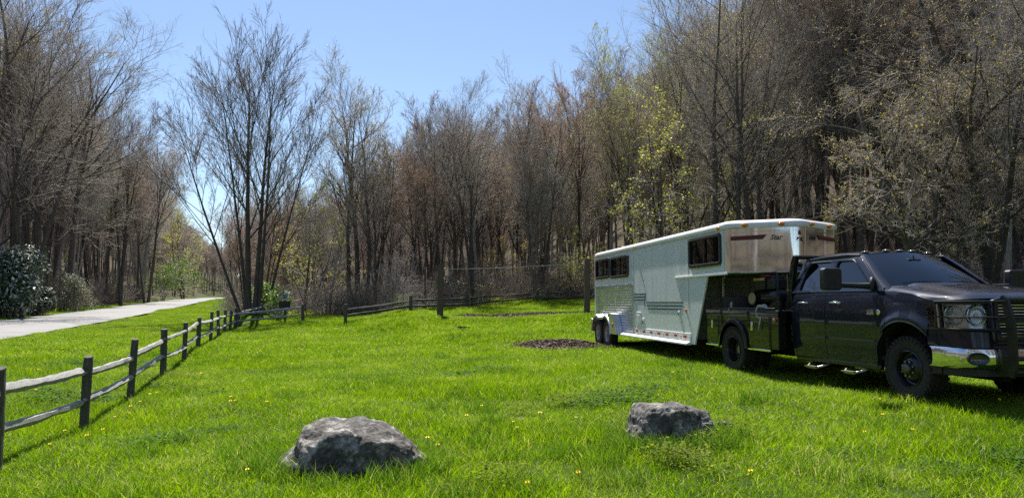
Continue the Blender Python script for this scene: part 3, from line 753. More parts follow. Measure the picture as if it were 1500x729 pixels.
def store(name, trunk, limbs, lsides, tm, cm, leaf=None, lm=None, cmt=None):
    """trunk: list of tube sets; limbs: list from coarse to fine; coarse use bark cm[0], fine use cm[1]"""
    tv, tq = tubes(trunk, [9]*len(trunk)); tmesh = mesh_np(name+'_trunk', tv, tq, [tm], smooth=True)
    Vs = []; Qs = []; Ms = []; o = 0
    for (P, Rr), n, mi in zip(limbs, lsides, cmt or [0]+[1]*(len(limbs)-1)):
        v, q = tubes([(P, Rr)], [n]); Vs.append(v); Qs.append(q+o); Ms += [mi]*len(q); o += len(v)
    mats = list(cm)
    if leaf is not None:
        for (v, q), m_ in zip(leaf, lm):
            Vs.append(v); Qs.append(q+o); Ms += [len(mats)]*len(q); mats.append(m_); o += len(v)
    V = np.concatenate(Vs); Qd = np.concatenate(Qs)
    cmesh = mesh_np(name+'_crown', V, Qd, mats, Ms)
    full = mesh_np(name+'_full', np.concatenate([tv, V]), np.concatenate([tq, Qd+len(tv)]), mats+[tm], [len(mats)]*len(tq)+Ms)
    PROTO[name] = (tmesh, cmesh, full, float(V[:, 2].max()))
    return name
def forest_tree(name, seed, H, r0, kind='bare', stems=1, dense=1.0):
    g = np.random.default_rng(seed); trunks = []
    for s in range(stems):
        a = g.random()*6.28; l = .0 if stems == 1 else .06+.10*g.random()
        trunks.append(stem(H*(1-.12*s*g.random()), r0*(1 if s == 0 else .75), g, (math.cos(a)*l, math.sin(a)*l), base=(math.cos(a)*r0*1.1*(stems > 1), math.sin(a)*r0*1.1*(stems > 1)), wob=.022))
    TP = np.concatenate([t[0] for t in trunks]); TR = np.concatenate([t[1] for t in trunks])
    k1 = int(24/max(1, stems*.6))
    L0 = grow(TP, TR, 5 if stems == 1 else 3, 9, .42, .50, 20, .3, g, .04, .72, .2, .02, tmax=.85, shape=.45)
    L1a = grow(TP, TR, int(k1*.6), 8, .44, .21, 38, .4, g, .06, .5, .22, .012, shape=.1, tmax=.97)
    L1b = grow(*L0, 7, 8, .2, .38, 32, .35, g, .06, .55, .22, .012, shape=.35)
    L1 = (np.concatenate([L1a[0], L1b[0]]), np.concatenate([L1a[1], L1b[1]]))
    L2 = grow(*L1, 6, 6, .15, .50, 32, .2, g, .06, .6, .3, .009, shape=.5)
    L3 = grow(*L2, 5, 4, .1, .52, 34, .15, g, .07, .6, .4, .0065, shape=.5)
    L4 = grow(*L3, int(3*dense), 3, .1, .6, 34, .12, g, .09, .7, .5, .0048, shape=.4)
    leaf = lm = None
    if kind == 'yellow': leaf = [leaves(L4[0], 5500, .07, g, .04)]; lm = [LFY]
    if kind == 'olive': leaf = [leaves(L4[0], 4200, .065, g, .05)]; lm = [LFO]
    if kind == 'rust': leaf = [leaves(L4[0], 7500, .05, g, .05)]; lm = [LFR]
    if kind == 'pale': leaf = [leaves(L4[0], 5500, .05, g, .05)]; lm = [LFP]
    tw = {'bare': TWIG, 'rust': TWIGR, 'yellow': TWIGG, 'olive': TWIG, 'pale': TWIGG, 'grey': TWIGG}[kind]
    return store(name, trunks, [L0, L1, L2, L3, L4], [7, 5, 4, 3, 3], BARK if kind in ('grey', 'yellow', 'pale') else BARKD, [BARK if kind in ('grey', 'yellow', 'pale') else BARKD, tw], leaf, lm, cmt=[0, 0, 0, 1, 1])
KINDS_ = []
for i, (kd, H, r0, st_) in enumerate((('bare', 19, .20, 1), ('grey', 21, .24, 1), ('bare', 17, .17, 2), ('rust', 16, .16, 2), ('rust', 18, .17, 1), ('yellow', 19, .19, 1), ('olive', 17, .20, 1), ('pale', 18, .18, 2), ('grey', 16, .15, 3), ('bare', 22, .27, 1))):
    KINDS_.append(forest_tree('forest_%d' % i, 100+i*3, H, r0, kd, st_))
def small_tree(name, seed, H, leafm=None, nl=3500, ls=.06, tw=TWIG, stems=3, spread=.25, fat=.06):
    g = np.random.default_rng(seed); trunks = []
    for s in range(stems):
        a = g.random()*6.28; l = spread*(.5+g.random()); trunks.append(stem(H*(.7+.3*g.random()), fat*(.6+.5*g.random()), g, (math.cos(a)*l, math.sin(a)*l), base=(math.cos(a)*.08, math.sin(a)*.08), wob=.09, n=12))
    TP = np.concatenate([t[0] for t in trunks]); TR = np.concatenate([t[1] for t in trunks])
    L1 = grow(TP, TR, 11, 7, .15, .36, 52, .3, g, .16, .55, .3, .009); L2 = grow(*L1, 7, 5, .1, .5, 48, .15, g, .22, .6, .3, .006)
    L3 = grow(*L2, 6, 4, .1, .55, 48, .1, g, .25, .65, .4, .0042); L4 = grow(*L3, 3, 3, .1, .6, 45, .1, g, .28, .7, .5, .0032)
    leaf = [leaves(L4[0], nl, ls, g, .07)] if leafm else None
    return store(name, trunks, [L1, L2, L3, L4], [5, 4, 3, 3], BARKD, [BARKD, tw], leaf, [leafm] if leafm else None, cmt=[0, 1, 1, 1])
SM = [small_tree('under_0', 301, 7.5), small_tree('under_1', 302, 6, tw=TWIGR), small_tree('under_2', 303, 6.5, LFY, 1500, .06, TWIGG), small_tree('under_3', 304, 7, LFO, 2200, .06), small_tree('under_4', 305, 5.5, tw=TWIGG, stems=4)]
# hero: vase-shaped tree of many tall stems beside the road
def hero_vase():
    g = np.random.default_rng(42); H = 19.5
    spec = [(-.40, .02, .84, .14, -.6, .62), (-.13, .02, .98, .14, -.15, .3), (-.03, 0, 1.0, .25, .0, .0), (.04, .03, 1.0, .21, .42, .0), (.10, -.02, .97, .15, .68, .1), (.19, .04, .86, .12, 1.05, .35)]
    trunks = []
    for lx, ly, hf, r, bx, by in spec:
        trunks.append(stem(H*hf, r, g, (lx, ly), base=(bx, by), wob=.014, curve=.10 if lx < -.2 else .03, n=18, top=.08))
    TP = np.concatenate([t[0] for t in trunks]); TR = np.concatenate([t[1] for t in trunks])
    L1 = grow(TP, TR, 15, 10, .30, .37, 31, .30, g, .028, .42, .2, .016, shape=.6, tmax=.96)
    L2 = grow(*L1, 8, 7, .15, .48, 26, .15, g, .035, .52, .28, .011, shape=.5)
    L3 = grow(*L2, 5, 5, .12, .50, 27, .12, g, .045, .6, .4, .0085, shape=.5); L4 = grow(*L3, 3, 3, .12, .5, 28, .1, g, .05, .7, .6, .0065, shape=.4)
    return store('hero_vase', trunks, [L1, L2, L3, L4], [7, 5, 3, 3], BARKD, [BARKD, TWIG], cmt=[0, 0, 0, 1])
hero_vase()
def hero_budded():
    g = np.random.default_rng(77); H = 18.5
    trunks = [stem(H, .24, g, (.02, 0), base=(0, 0), wob=.03), stem(H*.97, .20, g, (-.05, .02), base=(-.55, .2), wob=.03), stem(H*.9, .17, g, (.07, 0), base=(.6, .1), wob=.035), stem(H*.8, .13, g, (.12, .05), base=(1.0, .3), wob=.04)]
    TP = np.concatenate([t[0] for t in trunks]); TR = np.concatenate([t[1] for t in trunks])
    L1 = grow(TP, TR, 14, 8, .36, .27, 34, .35, g, .06, .5, .2, .012, shape=.3, tmax=.96); L2 = grow(*L1, 8, 6, .15, .45, 34, .25, g, .08, .58, .28, .008, shape=.5)
    L3 = grow(*L2, 6, 4, .1, .5, 36, .2, g, .10, .6, .4, .006, shape=.5); L4 = grow(*L3, 4, 3, .1, .55, 38, .15, g, .12, .7, .5, .0045, shape=.4)
    lf = [leaves(L4[0], 11000, .055, g, .07, clump=lambda p: (p[:, 2] > 9)), leaves(L4[0], 5000, .06, g, .08, clump=lambda p: (p[:, 2] < 11) & (p[:, 0] < .2))]
    return store('hero_budded', trunks, [L1, L2, L3, L4], [7, 4, 3, 3], BARKD, [BARKD, TWIG], lf, [LFP, LFY], cmt=[0, 0, 1, 1])
hero_budded()
def hero_twisted(name, seed, spec, H, leafm=LFO, nl=5000, ang=58):
    g = np.random.default_rng(seed)
    trunks = [stem(H*hf, r, g, (lx, ly), base=(bx, by), wob=w, n=18, curve=c, top=.15) for lx, ly, hf, r, bx, by, w, c in spec]
    TP = np.concatenate([t[0] for t in trunks]); TR = np.concatenate([t[1] for t in trunks])
    tw_ = .06 if ang < 50 else .15
    L1 = grow(TP, TR, 14, 9, .22, .34, ang, .35, g, tw_, .52, .2, .014, shape=.4); L2 = grow(*L1, 9, 7, .15, .46, ang*.85, .2, g, tw_*1.2, .55, .25, .009, shape=.5)
    L3 = grow(*L2, 7, 5, .1, .5, ang*.85, .15, g, tw_*1.3, .6, .35, .0055, shape=.5); L4 = grow(*L3, 4, 4, .1, .5, 42, .1, g, tw_*1.4, .65, .5, .0035, shape=.4)
    lf = [leaves(L4[0], nl, .05, g, .07)] if leafm else None
    return store(name, trunks, [L1, L2, L3, L4], [7, 5, 3, 3], BARKD, [BARKD, TWIG], lf, [leafm] if leafm else None, cmt=[0, 0, 1, 1])
hero_twisted('hero_dark', 91, [(.02, 0, 1, .36, 0, 0, .035, .0), (-.22, .05, .85, .20, -.25, .1, .06, .1), (.2, .1, .75, .15, .3, 0, .07, .1)], 19)
hero_twisted('hero_lean', 93, [(-.45, .05, .75, .24, 0, 0, .09, .55), (-.1, .1, .7, .14, .25, 0, .08, .1)], 14, LFO, 3800)
hero_twisted('hero_leftdark', 95, [(.03, 0, 1, .28, 0, 0, .03, .0), (.16, .0, .85, .17, .4, 0, .05, .1), (-.1, 0, .9, .18, -.4, 0, .04, 0)], 22, None, ang=44)
hero_twisted('hero_straight', 97, [(.01, 0, 1, .27, 0, 0, .018, .0)], 25, LFY, 1800, ang=46)
hero_twisted('hero_multi', 99, [(-.12, 0, 1, .2, -.4, 0, .03, .1), (.03, 0, .95, .22, 0, 0, .03, 0), (.12, 0, .9, .17, .45, .1, .03, 0), (.2, .03, .8, .13, .8, 0, .04, .1)], 22, LFY, 1200, ang=42)

def place_tree(name, kind, x, y, sc, yaw, label, group=None, cat='tree', lean=0, zs=1.0):
    t_, c_, f_, h_ = PROTO[kind]; rt = empty(name, (x, y, H1(x, y)-.02), yaw); rt.scale = (sc, sc, sc*zs); rt.rotation_euler = (lean, 0, yaw)
    tag(rt, label, cat, group)
    for nm, me_ in (('trunk', t_), ('crown', c_)):
        o = bpy.data.objects.new(nm, me_); COL.objects.link(o); o.parent = rt
    return rt
SKY_X = [-200, 0, 60, 95, 130, 150, 215, 245, 300, 330, 430, 455, 480, 560, 600, 640, 700, 760, 800, 850, 900, 950, 1000, 1040, 1100, 1700]
SKY_Y = [-300, -200, -90, 0, 80, 105, 150, 215, 265, 275, 240, 225, 215, 185, 160, 125, 112, 112, 88, 78, 62, 40, -20, -120, -200, -400]
def fit_scale(kind, px, D, x, y, want=None):
    top = np.interp(px, SKY_X, SKY_Y) if want is None else want
    return (zat(top, D)-H1(x, y))/PROTO[kind][3]
taken = []
def hero(kind, name, px, D, top, yaw, label, lean=0):
    x, y = at(px, D); s = fit_scale(kind, px, D, x, y, top); taken.append((x, y, 1.5)); return place_tree(name, kind, x, y, s, yaw, label, lean=lean)
hero('hero_vase', 'bare_tree', 366, 41.5, 0, 0, 'tall bare vase-shaped tree of many dark stems between the road and the fence corner')
hero('hero_budded', 'budding_tree', 524, 49, 58, 0, 'tall slender multi-stemmed tree with pale buds left of the two tall posts')
hero('hero_leftdark', 'bare_tree', 18, 48, -190, .4, 'big dark bare tree at the left end of the wood above the white-speckled bush')
hero('hero_straight', 'bare_tree', 1050, 38, -160, .8, 'tall straight single-trunked tree rising above the middle of the trailer')
hero('hero_multi', 'bare_tree', 1098, 37, -150, .2, 'tall cluster of dark stems rising behind the trailer nose')
hero('hero_dark', 'bare_tree', 1452, 25, -190, 1.2, 'thick dark trunk with twisted limbs standing behind the truck bonnet')
hero('hero_lean', 'leaning_tree', 1372, 24.5, 20, 0, 'crooked dark tree leaning left over the truck cab')
hero('forest_1', 'bare_tree', 700, 50, 108, .5, 'slim grey tree with its crown against the sky above the rope')
hero('forest_5', 'budding_tree', 950, 52, 60, 1.5, 'yellow-green budding tree above the rear half of the trailer roof')
hero('forest_2', 'bare_tree', 178, 80, 95, 2.1, 'dark double-trunked tree just beyond the road left of the green bush')
for px, D, k, top, lb in ((100, 64, 9, -20, 'tall pale-trunked tree leaning over the far side of the road'), (216, 98, 3, 170, 'reddish-brown tree beside the bright green roadside bush'), (60, 54, 2, -80, 'forked dark tree just right of the white-speckled bush')):
    hero('forest_%d' % k, 'bare_tree', px, D, top, rnd.uniform(0, 6), lb)
small_tree('bud_small', 411, 9.5, LFY, 2600, .07, TWIG, stems=2, spread=.12, fat=.10)
for px, D, top, lb in ((965, 41, 165, 'bright yellow-green budding tree above the middle of the trailer roof'), (452, 46, 262, 'yellow-green budding tree right of the tall vase-shaped tree'), (1005, 46, 120, 'taller yellow-green budding tree left of the dark stems behind the trailer nose'),
                       (840, 48, 330, 'low yellow-green budding tree just left of the right tall post'), (268, 130, 285, 'distant yellowish budding tree above the bend of the road')):
    hero('bud_small', 'budding_tree', px, D, top, rnd.uniform(0, 6), lb)
GT = random.Random(11)
labels = {'L': ('bare brown tree in the dense wood beyond the road', 'trees of the wood beyond the road'),
          'C': ('bare tree in the grey-brown wood behind the rail fence', 'trees of the wood behind the rail fence'),
          'R': ('brown tree on the wooded slope above the trailer and truck', 'trees of the slope above the trailer and truck')}
cnt = 0; tries = 0
while cnt < 275 and tries < 30000:
    tries += 1
    px = GT.uniform(-40, 1560); D = 22+ (GT.random()**1.25)*(62 if px > 345 else 85)
    if px < 345: D += 18
    x, y = at(px, D)
    if not in_wood(np.array([x]), np.array([y]))[0]: continue
    if road_d(x, y) < ROADW/2+2.8 and x < ROADX+ROADS*y: continue
    if (x-(-14.5))**2+(y-42)**2 < 9: continue
    dm = 1.8+.018*D
    if any((x-a)**2+(y-b)**2 < max(dm, .0+c)**2 for a, b, c in taken): continue
    z = 'L' if px < 335 else ('C' if px < 880 else 'R')
    if GT.random() < .11: k = GT.choice(SM); nm = 'understory_tree'
    else:
        w = {'L': [3, 2, 3, 2, 1, .8, .9, .9, 2, 2], 'C': [2, 2, 3, 4, 3, 1.8, 1.2, 2.4, 3, 1], 'R': [3, 1.5, 2.5, 3, 3, 2.2, 4.5, 1.5, 2, 3]}[z]
        k = GT.choices(KINDS_, w)[0]; nm = 'forest_tree'
    s_ = fit_scale(k, px, D, x, y); s = min(GT.uniform(.85, 1.35) if D < 62 else GT.uniform(.8, 1.2), s_*GT.uniform(.72, 1.04))
    if s < .36: s = .36*GT.uniform(.8, 1.1)
    if nm == 'understory_tree': s = min(GT.uniform(.7, 1.2), s)
    taken.append((x, y, 0)); place_tree(nm, k, x, y, s, GT.uniform(0, 6.28), labels[z][0], labels[z][1], lean=GT.uniform(-.05, .05)); cnt += 1
print('trees', cnt, tries)
# far wood: everything deeper, sideways and behind the camera
g = np.random.default_rng(5); protos = []
for k in KINDS_: protos.append(bpy.data.objects.new('wood_'+k, PROTO[k][2]))
X, Y = scatter(-260, 330, -75, 330, 8.6, g, lambda X, Y: (in_wood(X, Y) & (road_d(X, Y) > ROADW/2+3.5)) | (Y > 212))
X2, Y2 = scatter(-300, 360, 112, 345, 7.2, g, lambda X, Y: ((in_wood(X, Y) & (road_d(X, Y) > ROADW/2+3.5)) | (Y > 212)) & (np.abs(X) < .75*Y+20))
kb = Y < 112; X = np.r_[X[kb], X2]; Y = np.r_[Y[kb], Y2]
D = Y; pxs = 750+F*X/np.maximum(Y, 1)
infr = (Y > 20) & (pxs > -40) & (pxs < 1560)
keep = (~infr) | (D > np.where(pxs < 345, 100, 78))
keep &= ~((Y < 22) & (Y > -24) & (X < 8) & (np.hypot(X, Y) < 62)) & ~((Y < -60) & (np.abs(X) < 0)) & (np.hypot(X, Y) > 14) & ~((~infr) & (np.abs(X) > 75) & (Y < 60))
X, Y = X[keep], Y[keep]; pxs = pxs[keep]; infr = infr[keep]
Zg = height(X, Y); pidx = g.choice(10, len(X), p=np.array([2, 2, 2, 3, 3, .6, 1.2, .8, 2, 2])/18.6)
pidx = np.where(Y < -10, np.where(g.random(len(X)) < .4, 6, pidx), pidx)
ph = np.array([PROTO[k][3] for k in KINDS_])[pidx]
lim = (CAMZ+(HY-np.interp(pxs, SKY_X, SKY_Y)-85)/F*np.maximum(Y, 1)-Zg)/ph
sc = .75+.4*g.random(len(X)); sc = np.where(infr, np.clip(np.minimum(sc, lim), .42, 2), sc)
rot = np.stack([np.zeros(len(X)), np.zeros(len(X)), g.random(len(X))*6.28], -1)
instancer('far_wood', np.stack([X, Y, Zg-.1], -1), rot, sc, pidx, protos, label='deep bare wood covering the hillside')
print('far wood', len(X))

# ------------------------------------------------------------------ undergrowth
def brush(name, seed, H, n, leafm=None, nl=600, tw=TWIG, ls=.05):
    g = np.random.default_rng(seed); P = []; Rr = []
    for s in range(n):
        a = g.random()*6.28; l = .25+.7*g.random(); b = g.normal(0, .35, 2)
        p, r_ = stem(H*(.5+.6*g.random()), .013+.012*g.random(), g, (math.cos(a)*l, math.sin(a)*l), n=9, wob=.16, base=b, curve=-.3); p[0, :, 2] += .4; P.append(p); Rr.append(r_)
    TP = np.concatenate(P); TR = np.concatenate(Rr)
    L1 = grow(TP, TR, 7, 5, .15, .42, 50, .2, g, .22, .6, .4, .004); L2 = grow(*L1, 5, 4, .1, .5, 48, .1, g, .25, .7, .5, .0032)
    v, q = tubes([(TP, TR), L1, L2], [4, 3, 3]); mi = [0]*len(q); ms = [tw]
    if leafm:
        lv, lq = leaves(L2[0], nl, ls, g, .06, lo=.1); v2 = np.concatenate([v, lv]); q = np.concatenate([q, lq+len(v)]); mi += [1]*len(lq); ms.append(leafm); v = v2
    return bpy.data.objects.new(name, mesh_np(name, v, q, ms, mi))
br = [brush('brush_0', 1, 2.6, 14, tw=BRUSH), brush('brush_1', 2, 2.2, 12, tw=BRUSH), brush('brush_2', 3, 2.4, 13), brush('brush_3', 4, 1.6, 10, LFG, 900, TWIGG, .06), brush('brush_4', 5, 1.9, 11, LFY, 700, TWIGG, .05)]
X, Y = scatter(-75, 60, 5, 110, 1.15, g, lambda X, Y: in_wood(X, Y) & (road_d(X, Y) > ROADW/2+2.6) & (np.abs(X) < .78*np.abs(Y)+8))
d_edge = Y-np.interp(X, *EDGE)
k = (g.random(len(X)) < np.where((X > ROADX+ROADS*Y), np.clip(1.1-d_edge/42, .25, 1), .8)) & (Y > -30)
k &= (X+14.5)**2+(Y-42)**2 > 3
X, Y = X[k], Y[k]
pb = g.choice(5, len(X), p=[.36, .22, .34, .04, .04])
instancer('undergrowth', np.stack([X, Y, height(X, Y)], -1), np.stack([g.normal(0, .08, len(X)), g.normal(0, .08, len(X)), g.random(len(X))*6.28], -1), .6+.7*g.random(len(X)), pb, br,
          label='tangled bare brush and briars filling the floor of the wood')
# low green herbs at the wood edge
herb = []
for s in range(3):
    gg = np.random.default_rng(500+s); n = 260; c = gg.normal(0, .45, (n, 3)); c[:, 2] = np.abs(c[:, 2])*.35+.03
    PP = np.repeat(c[:, None], 2, 1); v, q = leaves(PP, 420, .10, gg, .05, asp=1.6); herb.append(bpy.data.objects.new('herb_%d' % s, mesh_np('herb_%d' % s, v, q, [LFG if s < 2 else LFY])))
X, Y = scatter(-50, 40, 10, 75, .8, g, lambda X, Y: in_wood(X, Y) & (road_d(X, Y) > ROADW/2+2.2) & (np.abs(X) < .8*Y+3))
d_edge = np.where(X > ROADX+ROADS*Y, Y-np.interp(X, *EDGE), (road_d(X, Y)-5)*1.0)
k = g.random(len(X)) < np.clip(.75-d_edge/7, .04, 1)*(.5+.5*np.sin(X*.9+Y*.3))
X, Y = X[k], Y[k]
instancer('ground_herbs', np.stack([X, Y, height(X, Y)], -1), np.stack([0*X, 0*X, g.random(len(X))*6.28], -1), .5+.6*g.random(len(X)), g.integers(0, 3, len(X)), herb,
          label='low fresh green weeds along the foot of the wood')

# ------------------------------------------------------------------ named bushes
RHO_GLINT = leaf_mat('leaf_glint_pale', (.30, .33, .26), (.66, .68, .60), .2, .4)  # pale leaf colour stands in for glints on the glossy leaves
def bush(name, px, D, W, Hh, label, leafm, nl, ls, seed, asp=1.6, tw=TWIG, lumps=14, hollow=.75, pale=0):
    x, y = at(px, D); rt = empty(name, (x, y, H1(x, y))); tag(rt, label, 'bush'); g = np.random.default_rng(seed)
    P = []; Rr = []
    for s in range(11):
        a = g.random()*6.28; l = (.2+.6*g.random())*W/Hh*.9; p, r_ = stem(Hh*(.6+.3*g.random()), .02+.02*g.random(), g, (math.cos(a)*l, math.sin(a)*l*.8), n=8, wob=.1, base=g.normal(0, .15, 2)); p[0, :, 2] += .3; P.append(p); Rr.append(r_)
    TP = np.concatenate(P); TR = np.concatenate(Rr); L1 = grow(TP, TR, 7, 5, .2, .45, 48, .2, g, .15, .6, .4, .006); L2 = grow(*L1, 5, 4, .1, .5, 48, .1, g, .2, .7, .5, .0045)
    v, q = tubes([(TP, TR), L1, L2], [6, 4, 3]); o = bpy.data.objects.new('branches', mesh_np('branches', v, q, [tw])); COL.objects.link(o); o.parent = rt
    C_ = np.stack([g.normal(0, .36, lumps)*W, g.normal(0, .3, lumps)*W*.8, (.22+.62*g.random(lumps))*Hh], -1); C_[:, :2] *= (1.15-.75*(C_[:, 2:]/Hh))
    rr = (.16+.14*g.random(lumps))*Hh
    i = g.integers(0, lumps, nl); d = norm(g.normal(size=(nl, 3))); pos = C_[i]+d*(rr[i]*(hollow+(1.05-hollow)*g.random(nl)**.5))[:, None]; pos[:, 2] = np.maximum(pos[:, 2], .05)
    # leaves in rosettes facing out and up
    nrm = norm(d+np.array([0, 0, .5])+g.normal(size=(nl, 3))*.45); u = norm(np.cross(nrm, g.normal(size=(nl, 3)))); w = np.cross(nrm, u); s = ls*(.6+.8*g.random(nl))[:, None]
    V = np.stack([pos-u*s*asp/2, pos-w*s/2-nrm*s*.12, pos+u*s*asp/2-nrm*s*.25, pos+w*s/2-nrm*s*.12], 1).reshape(-1, 3)
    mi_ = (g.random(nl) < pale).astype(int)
    o = bpy.data.objects.new('foliage', mesh_np('foliage', V, np.arange(nl*4).reshape(nl, 4), [leafm, RHO_GLINT], mi_)); COL.objects.link(o); o.parent = rt
    return rt
bush('rhododendron_bush', 12, 46.5, 3.8, 4.4, 'big dark glossy evergreen bush with glints coloured in as pale leaves at the left edge', RHO, 17000, .10, 1, 2.4, lumps=60, hollow=.2, pale=.3)
bush('evergreen_bush', 60, 51.5, 1.9, 2.0, 'lower dark evergreen bush touching the right side of the big glossy one', RHO, 5000, .10, 2, 2.4, lumps=20, hollow=.5, pale=.25)
bush('pale_bush', 112, 62, 2.8, 3.2, 'grey-green bush at the road edge right of the dark evergreen bushes', leaf_mat('leaf_greygreen', (.07, .08, .045), (.16, .17, .10)), 4000, .07, 3, lumps=18, hollow=.2)
bush('green_bush', 240, 108, 4.2, 7.0, 'bright green leafy bush beside the far part of the road', LFG, 2000, .14, 4, lumps=16, hollow=.1)
bush('green_bush', 284, 150, 4, 6.5, 'small light green bush where the road fades into the wood', LFG, 800, .16, 5, hollow=.3)
bush('roadside_bush', 408, 40.5, 1.6, 1.7, 'leafy green bush behind the small roofed sign', LFG, 1500, .06, 6, hollow=.3)
bush('roadside_bush', 392, 43, 1.3, 2.0, 'thin green bush at the foot of the vase-shaped tree', LFG, 2500, .07, 7, hollow=.2)
bush('thicket_bush', 838, 50, 2.4, 4.0, 'thin yellow-green bush in the wood left of the right tall post', LFY, 1100, .06, 8, hollow=.1)
bush('evergreen_bush', 655, 49, 2.6, 2.2, 'dark rhododendron clump in the shade behind the left tall post', RHO, 5200, .12, 9, 2.2, lumps=20)
bush('evergreen_bush', 585, 48, 1.6, 1.6, 'small dark rhododendron clump behind the rail fence, left of the tall posts', RHO, 2500, .12, 10, 2.2)
# ------------------------------------------------------------------ truck
def paint(name, col, flake=0.0):
    m = bpy.data.materials.new(name); t, N, L, b = nt(m); v = coords(t, 'Object')
    b.inputs['Base Color'].default_value = tuple(col)+(1,); b.inputs['Roughness'].default_value = .45
    b.inputs['Coat Weight'].default_value = 1; b.inputs['Coat Roughness'].default_value = .02; b.inputs['Specular IOR Level'].default_value = .12; b.inputs['Coat IOR'].default_value = 1.42
    n1 = noise(t, v, 2.2, 6, .7); n2 = noise(t, v, 60, 4, .8)
    # film of dust, heavier low down
    sx = N.new('ShaderNodeSeparateXYZ'); L.new(v, sx.inputs[0])
    mr = N.new('ShaderNodeMapRange'); mr.inputs[1].default_value = .3; mr.inputs[2].default_value = .9; mr.inputs[3].default_value = .07; mr.inputs[4].default_value = .012
    L.new(sx.outputs[2], mr.inputs[0]); mu = N.new('ShaderNodeMath'); mu.operation = 'MULTIPLY'; L.new(mr.outputs[0], mu.inputs[0]); L.new(n1.outputs['Fac'], mu.inputs[1])
    mx = N.new('ShaderNodeMix'); mx.data_type = 'RGBA'; L.new(mu.outputs[0], mx.inputs[0]); mx.inputs[6].default_value = tuple(col)+(1,); mx.inputs[7].default_value = (.14, .12, .09, 1)
    L.new(mx.outputs[2], b.inputs['Base Color'])
    r = N.new('ShaderNodeMapRange'); r.inputs[3].default_value = .0; r.inputs[4].default_value = .035; L.new(n1.outputs['Fac'], r.inputs[0]); L.new(r.outputs[0], b.inputs['Coat Roughness'])
    return m
PAINT = paint('paint_dark_blue', (.005, .008, .022)); PBLK = paint('paint_black', (.008, .008, .008))
CHROME = mat('chrome', (.78, .78, .78), rough=.06, metal=1, scale=8, rough2=.12); STEEL = mat('steel_worn', (.35, .35, .34), (.5, .5, .48), rough=.35, metal=1, scale=12)
RUBBER = mat('tyre_rubber', (.018, .017, .016), (.035, .032, .028), rough=.8, scale=20, bmp=.2); PLAST = mat('plastic_black', (.014, .014, .015), (.022, .022, .022), rough=.5, scale=30, bmp=.15, bdist=.003)
DARK = mat('dark_underside', (.010, .010, .010), rough=.9); SEAT = mat('seat_grey', (.06, .06, .065), (.09, .09, .095), rough=.85, scale=40)
AMBER = mat('amber_lens', (.85, .26, .02), rough=.15, coat=1); REDL = mat('red_lens', (.45, .01, .01), rough=.15, coat=1)
def glass_mat(name, tint, refl=.0, mixv=.75):
    m = bpy.data.materials.new(name); t, N, L, b = nt(m)
    tr = N.new('ShaderNodeBsdfTransparent'); tr.inputs[0].default_value = tuple(tint)+(1,)
    gl = N.new('ShaderNodeBsdfGlossy'); gl.inputs['Roughness'].default_value = .015; gl.inputs['Color'].default_value = (.95, .97, 1, 1)
    fr = N.new('ShaderNodeFresnel'); fr.inputs[0].default_value = 1.55
    ad = N.new('ShaderNodeMath'); ad.operation = 'ADD'; ad.inputs[1].default_value = refl; L.new(fr.outputs[0], ad.inputs[0])
    ms = N.new('ShaderNodeMixShader'); L.new(ad.outputs[0], ms.inputs[0]); L.new(tr.outputs[0], ms.inputs[1]); L.new(gl.outputs[0], ms.inputs[2])
    L.new(ms.outputs[0], N['Material Output'].inputs[0]); return m
GLASS = glass_mat('window_glass', (.32, .36, .38), .03); GTINT = glass_mat('tinted_glass', (.10, .12, .14), .05); LENS = glass_mat('clear_lens', (.9, .92, .93), -.01)

LAMPH = mat('lamp_housing', (.32, .33, .34), (.5, .5, .5), rough=.22, metal=1, scale=40, stretch=(1, 8, 1)); BULB = mat('bulb', (.8, .8, .78), rough=.1, coat=1); AMBERD = mat('turn_lens', (.30, .12, .03), rough=.15, coat=1)
TH = math.asin(.216); hx, hy = .216, -.9764
TX, TY = 6.08, 9.90; TZ = .22
truck = empty('pickup_truck', (TX, TY, TZ), math.atan2(hy, hx))
tag(truck, 'glossy dark blue crew cab pickup with black flatbed and grille guard, hitched to the trailer', 'pickup truck')

# plan outline of the nose, x forward, y half width
PL = np.array([(1.03, 0), (1.025, .25), (1.01, .5), (.975, .70), (.90, .83), (.76, .925), (.58, .965), (.40, .98)])
def plan(s):                                    # s 0..1 along the outline, centre to fender
    d = np.r_[0, np.cumsum(np.linalg.norm(np.diff(PL, axis=0), axis=1))]; d /= d[-1]
    return np.interp(s, d, PL[:, 0]), np.interp(s, d, PL[:, 1])
def yside(u, z):                                # half width of the body side
    y = np.interp(z, [.3, .42, .60, .72, .735, .95, 1.15, 1.30, 1.40, 1.45], [.93, .955, .985, 1.0, .992, 1.0, .998, .98, .955, .935])
    y = y - .02*np.clip(-(u+1.9)/.6, 0, 1)
    if u > -.40:
        r = math.hypot(u-0, z-.46); fl = .045*math.exp(-((r-.60)/.075)**2) if z > .4 else 0
        y = y + fl
        y = y - .035*max(0, (u-.15)/.3)**1.5 if u > .15 else y
    return y
def fend_top(u): return float(np.interp(u, [-.5, -.2, .1, .40, .8], [1.435, 1.42, 1.385, 1.31, 1.29]))
def strip(u0, u1, top, bot, nu=18, nz=16, us=None, inset=0):
    us = np.linspace(u0, u1, nu) if us is None else us; rows = []
    for u in us:
        zb, zt = bot(u), top(u)
        zz = [zb+(zt-zb)*k/(nz-1) for k in range(nz)]
        rows.append([(u, yside(u, z)-inset, z) for z in zz])
    return np.array(rows)
def arch(u):
    return .47+math.sqrt(max(.56**2-u*u, 0)) if abs(u) < .56 else .40
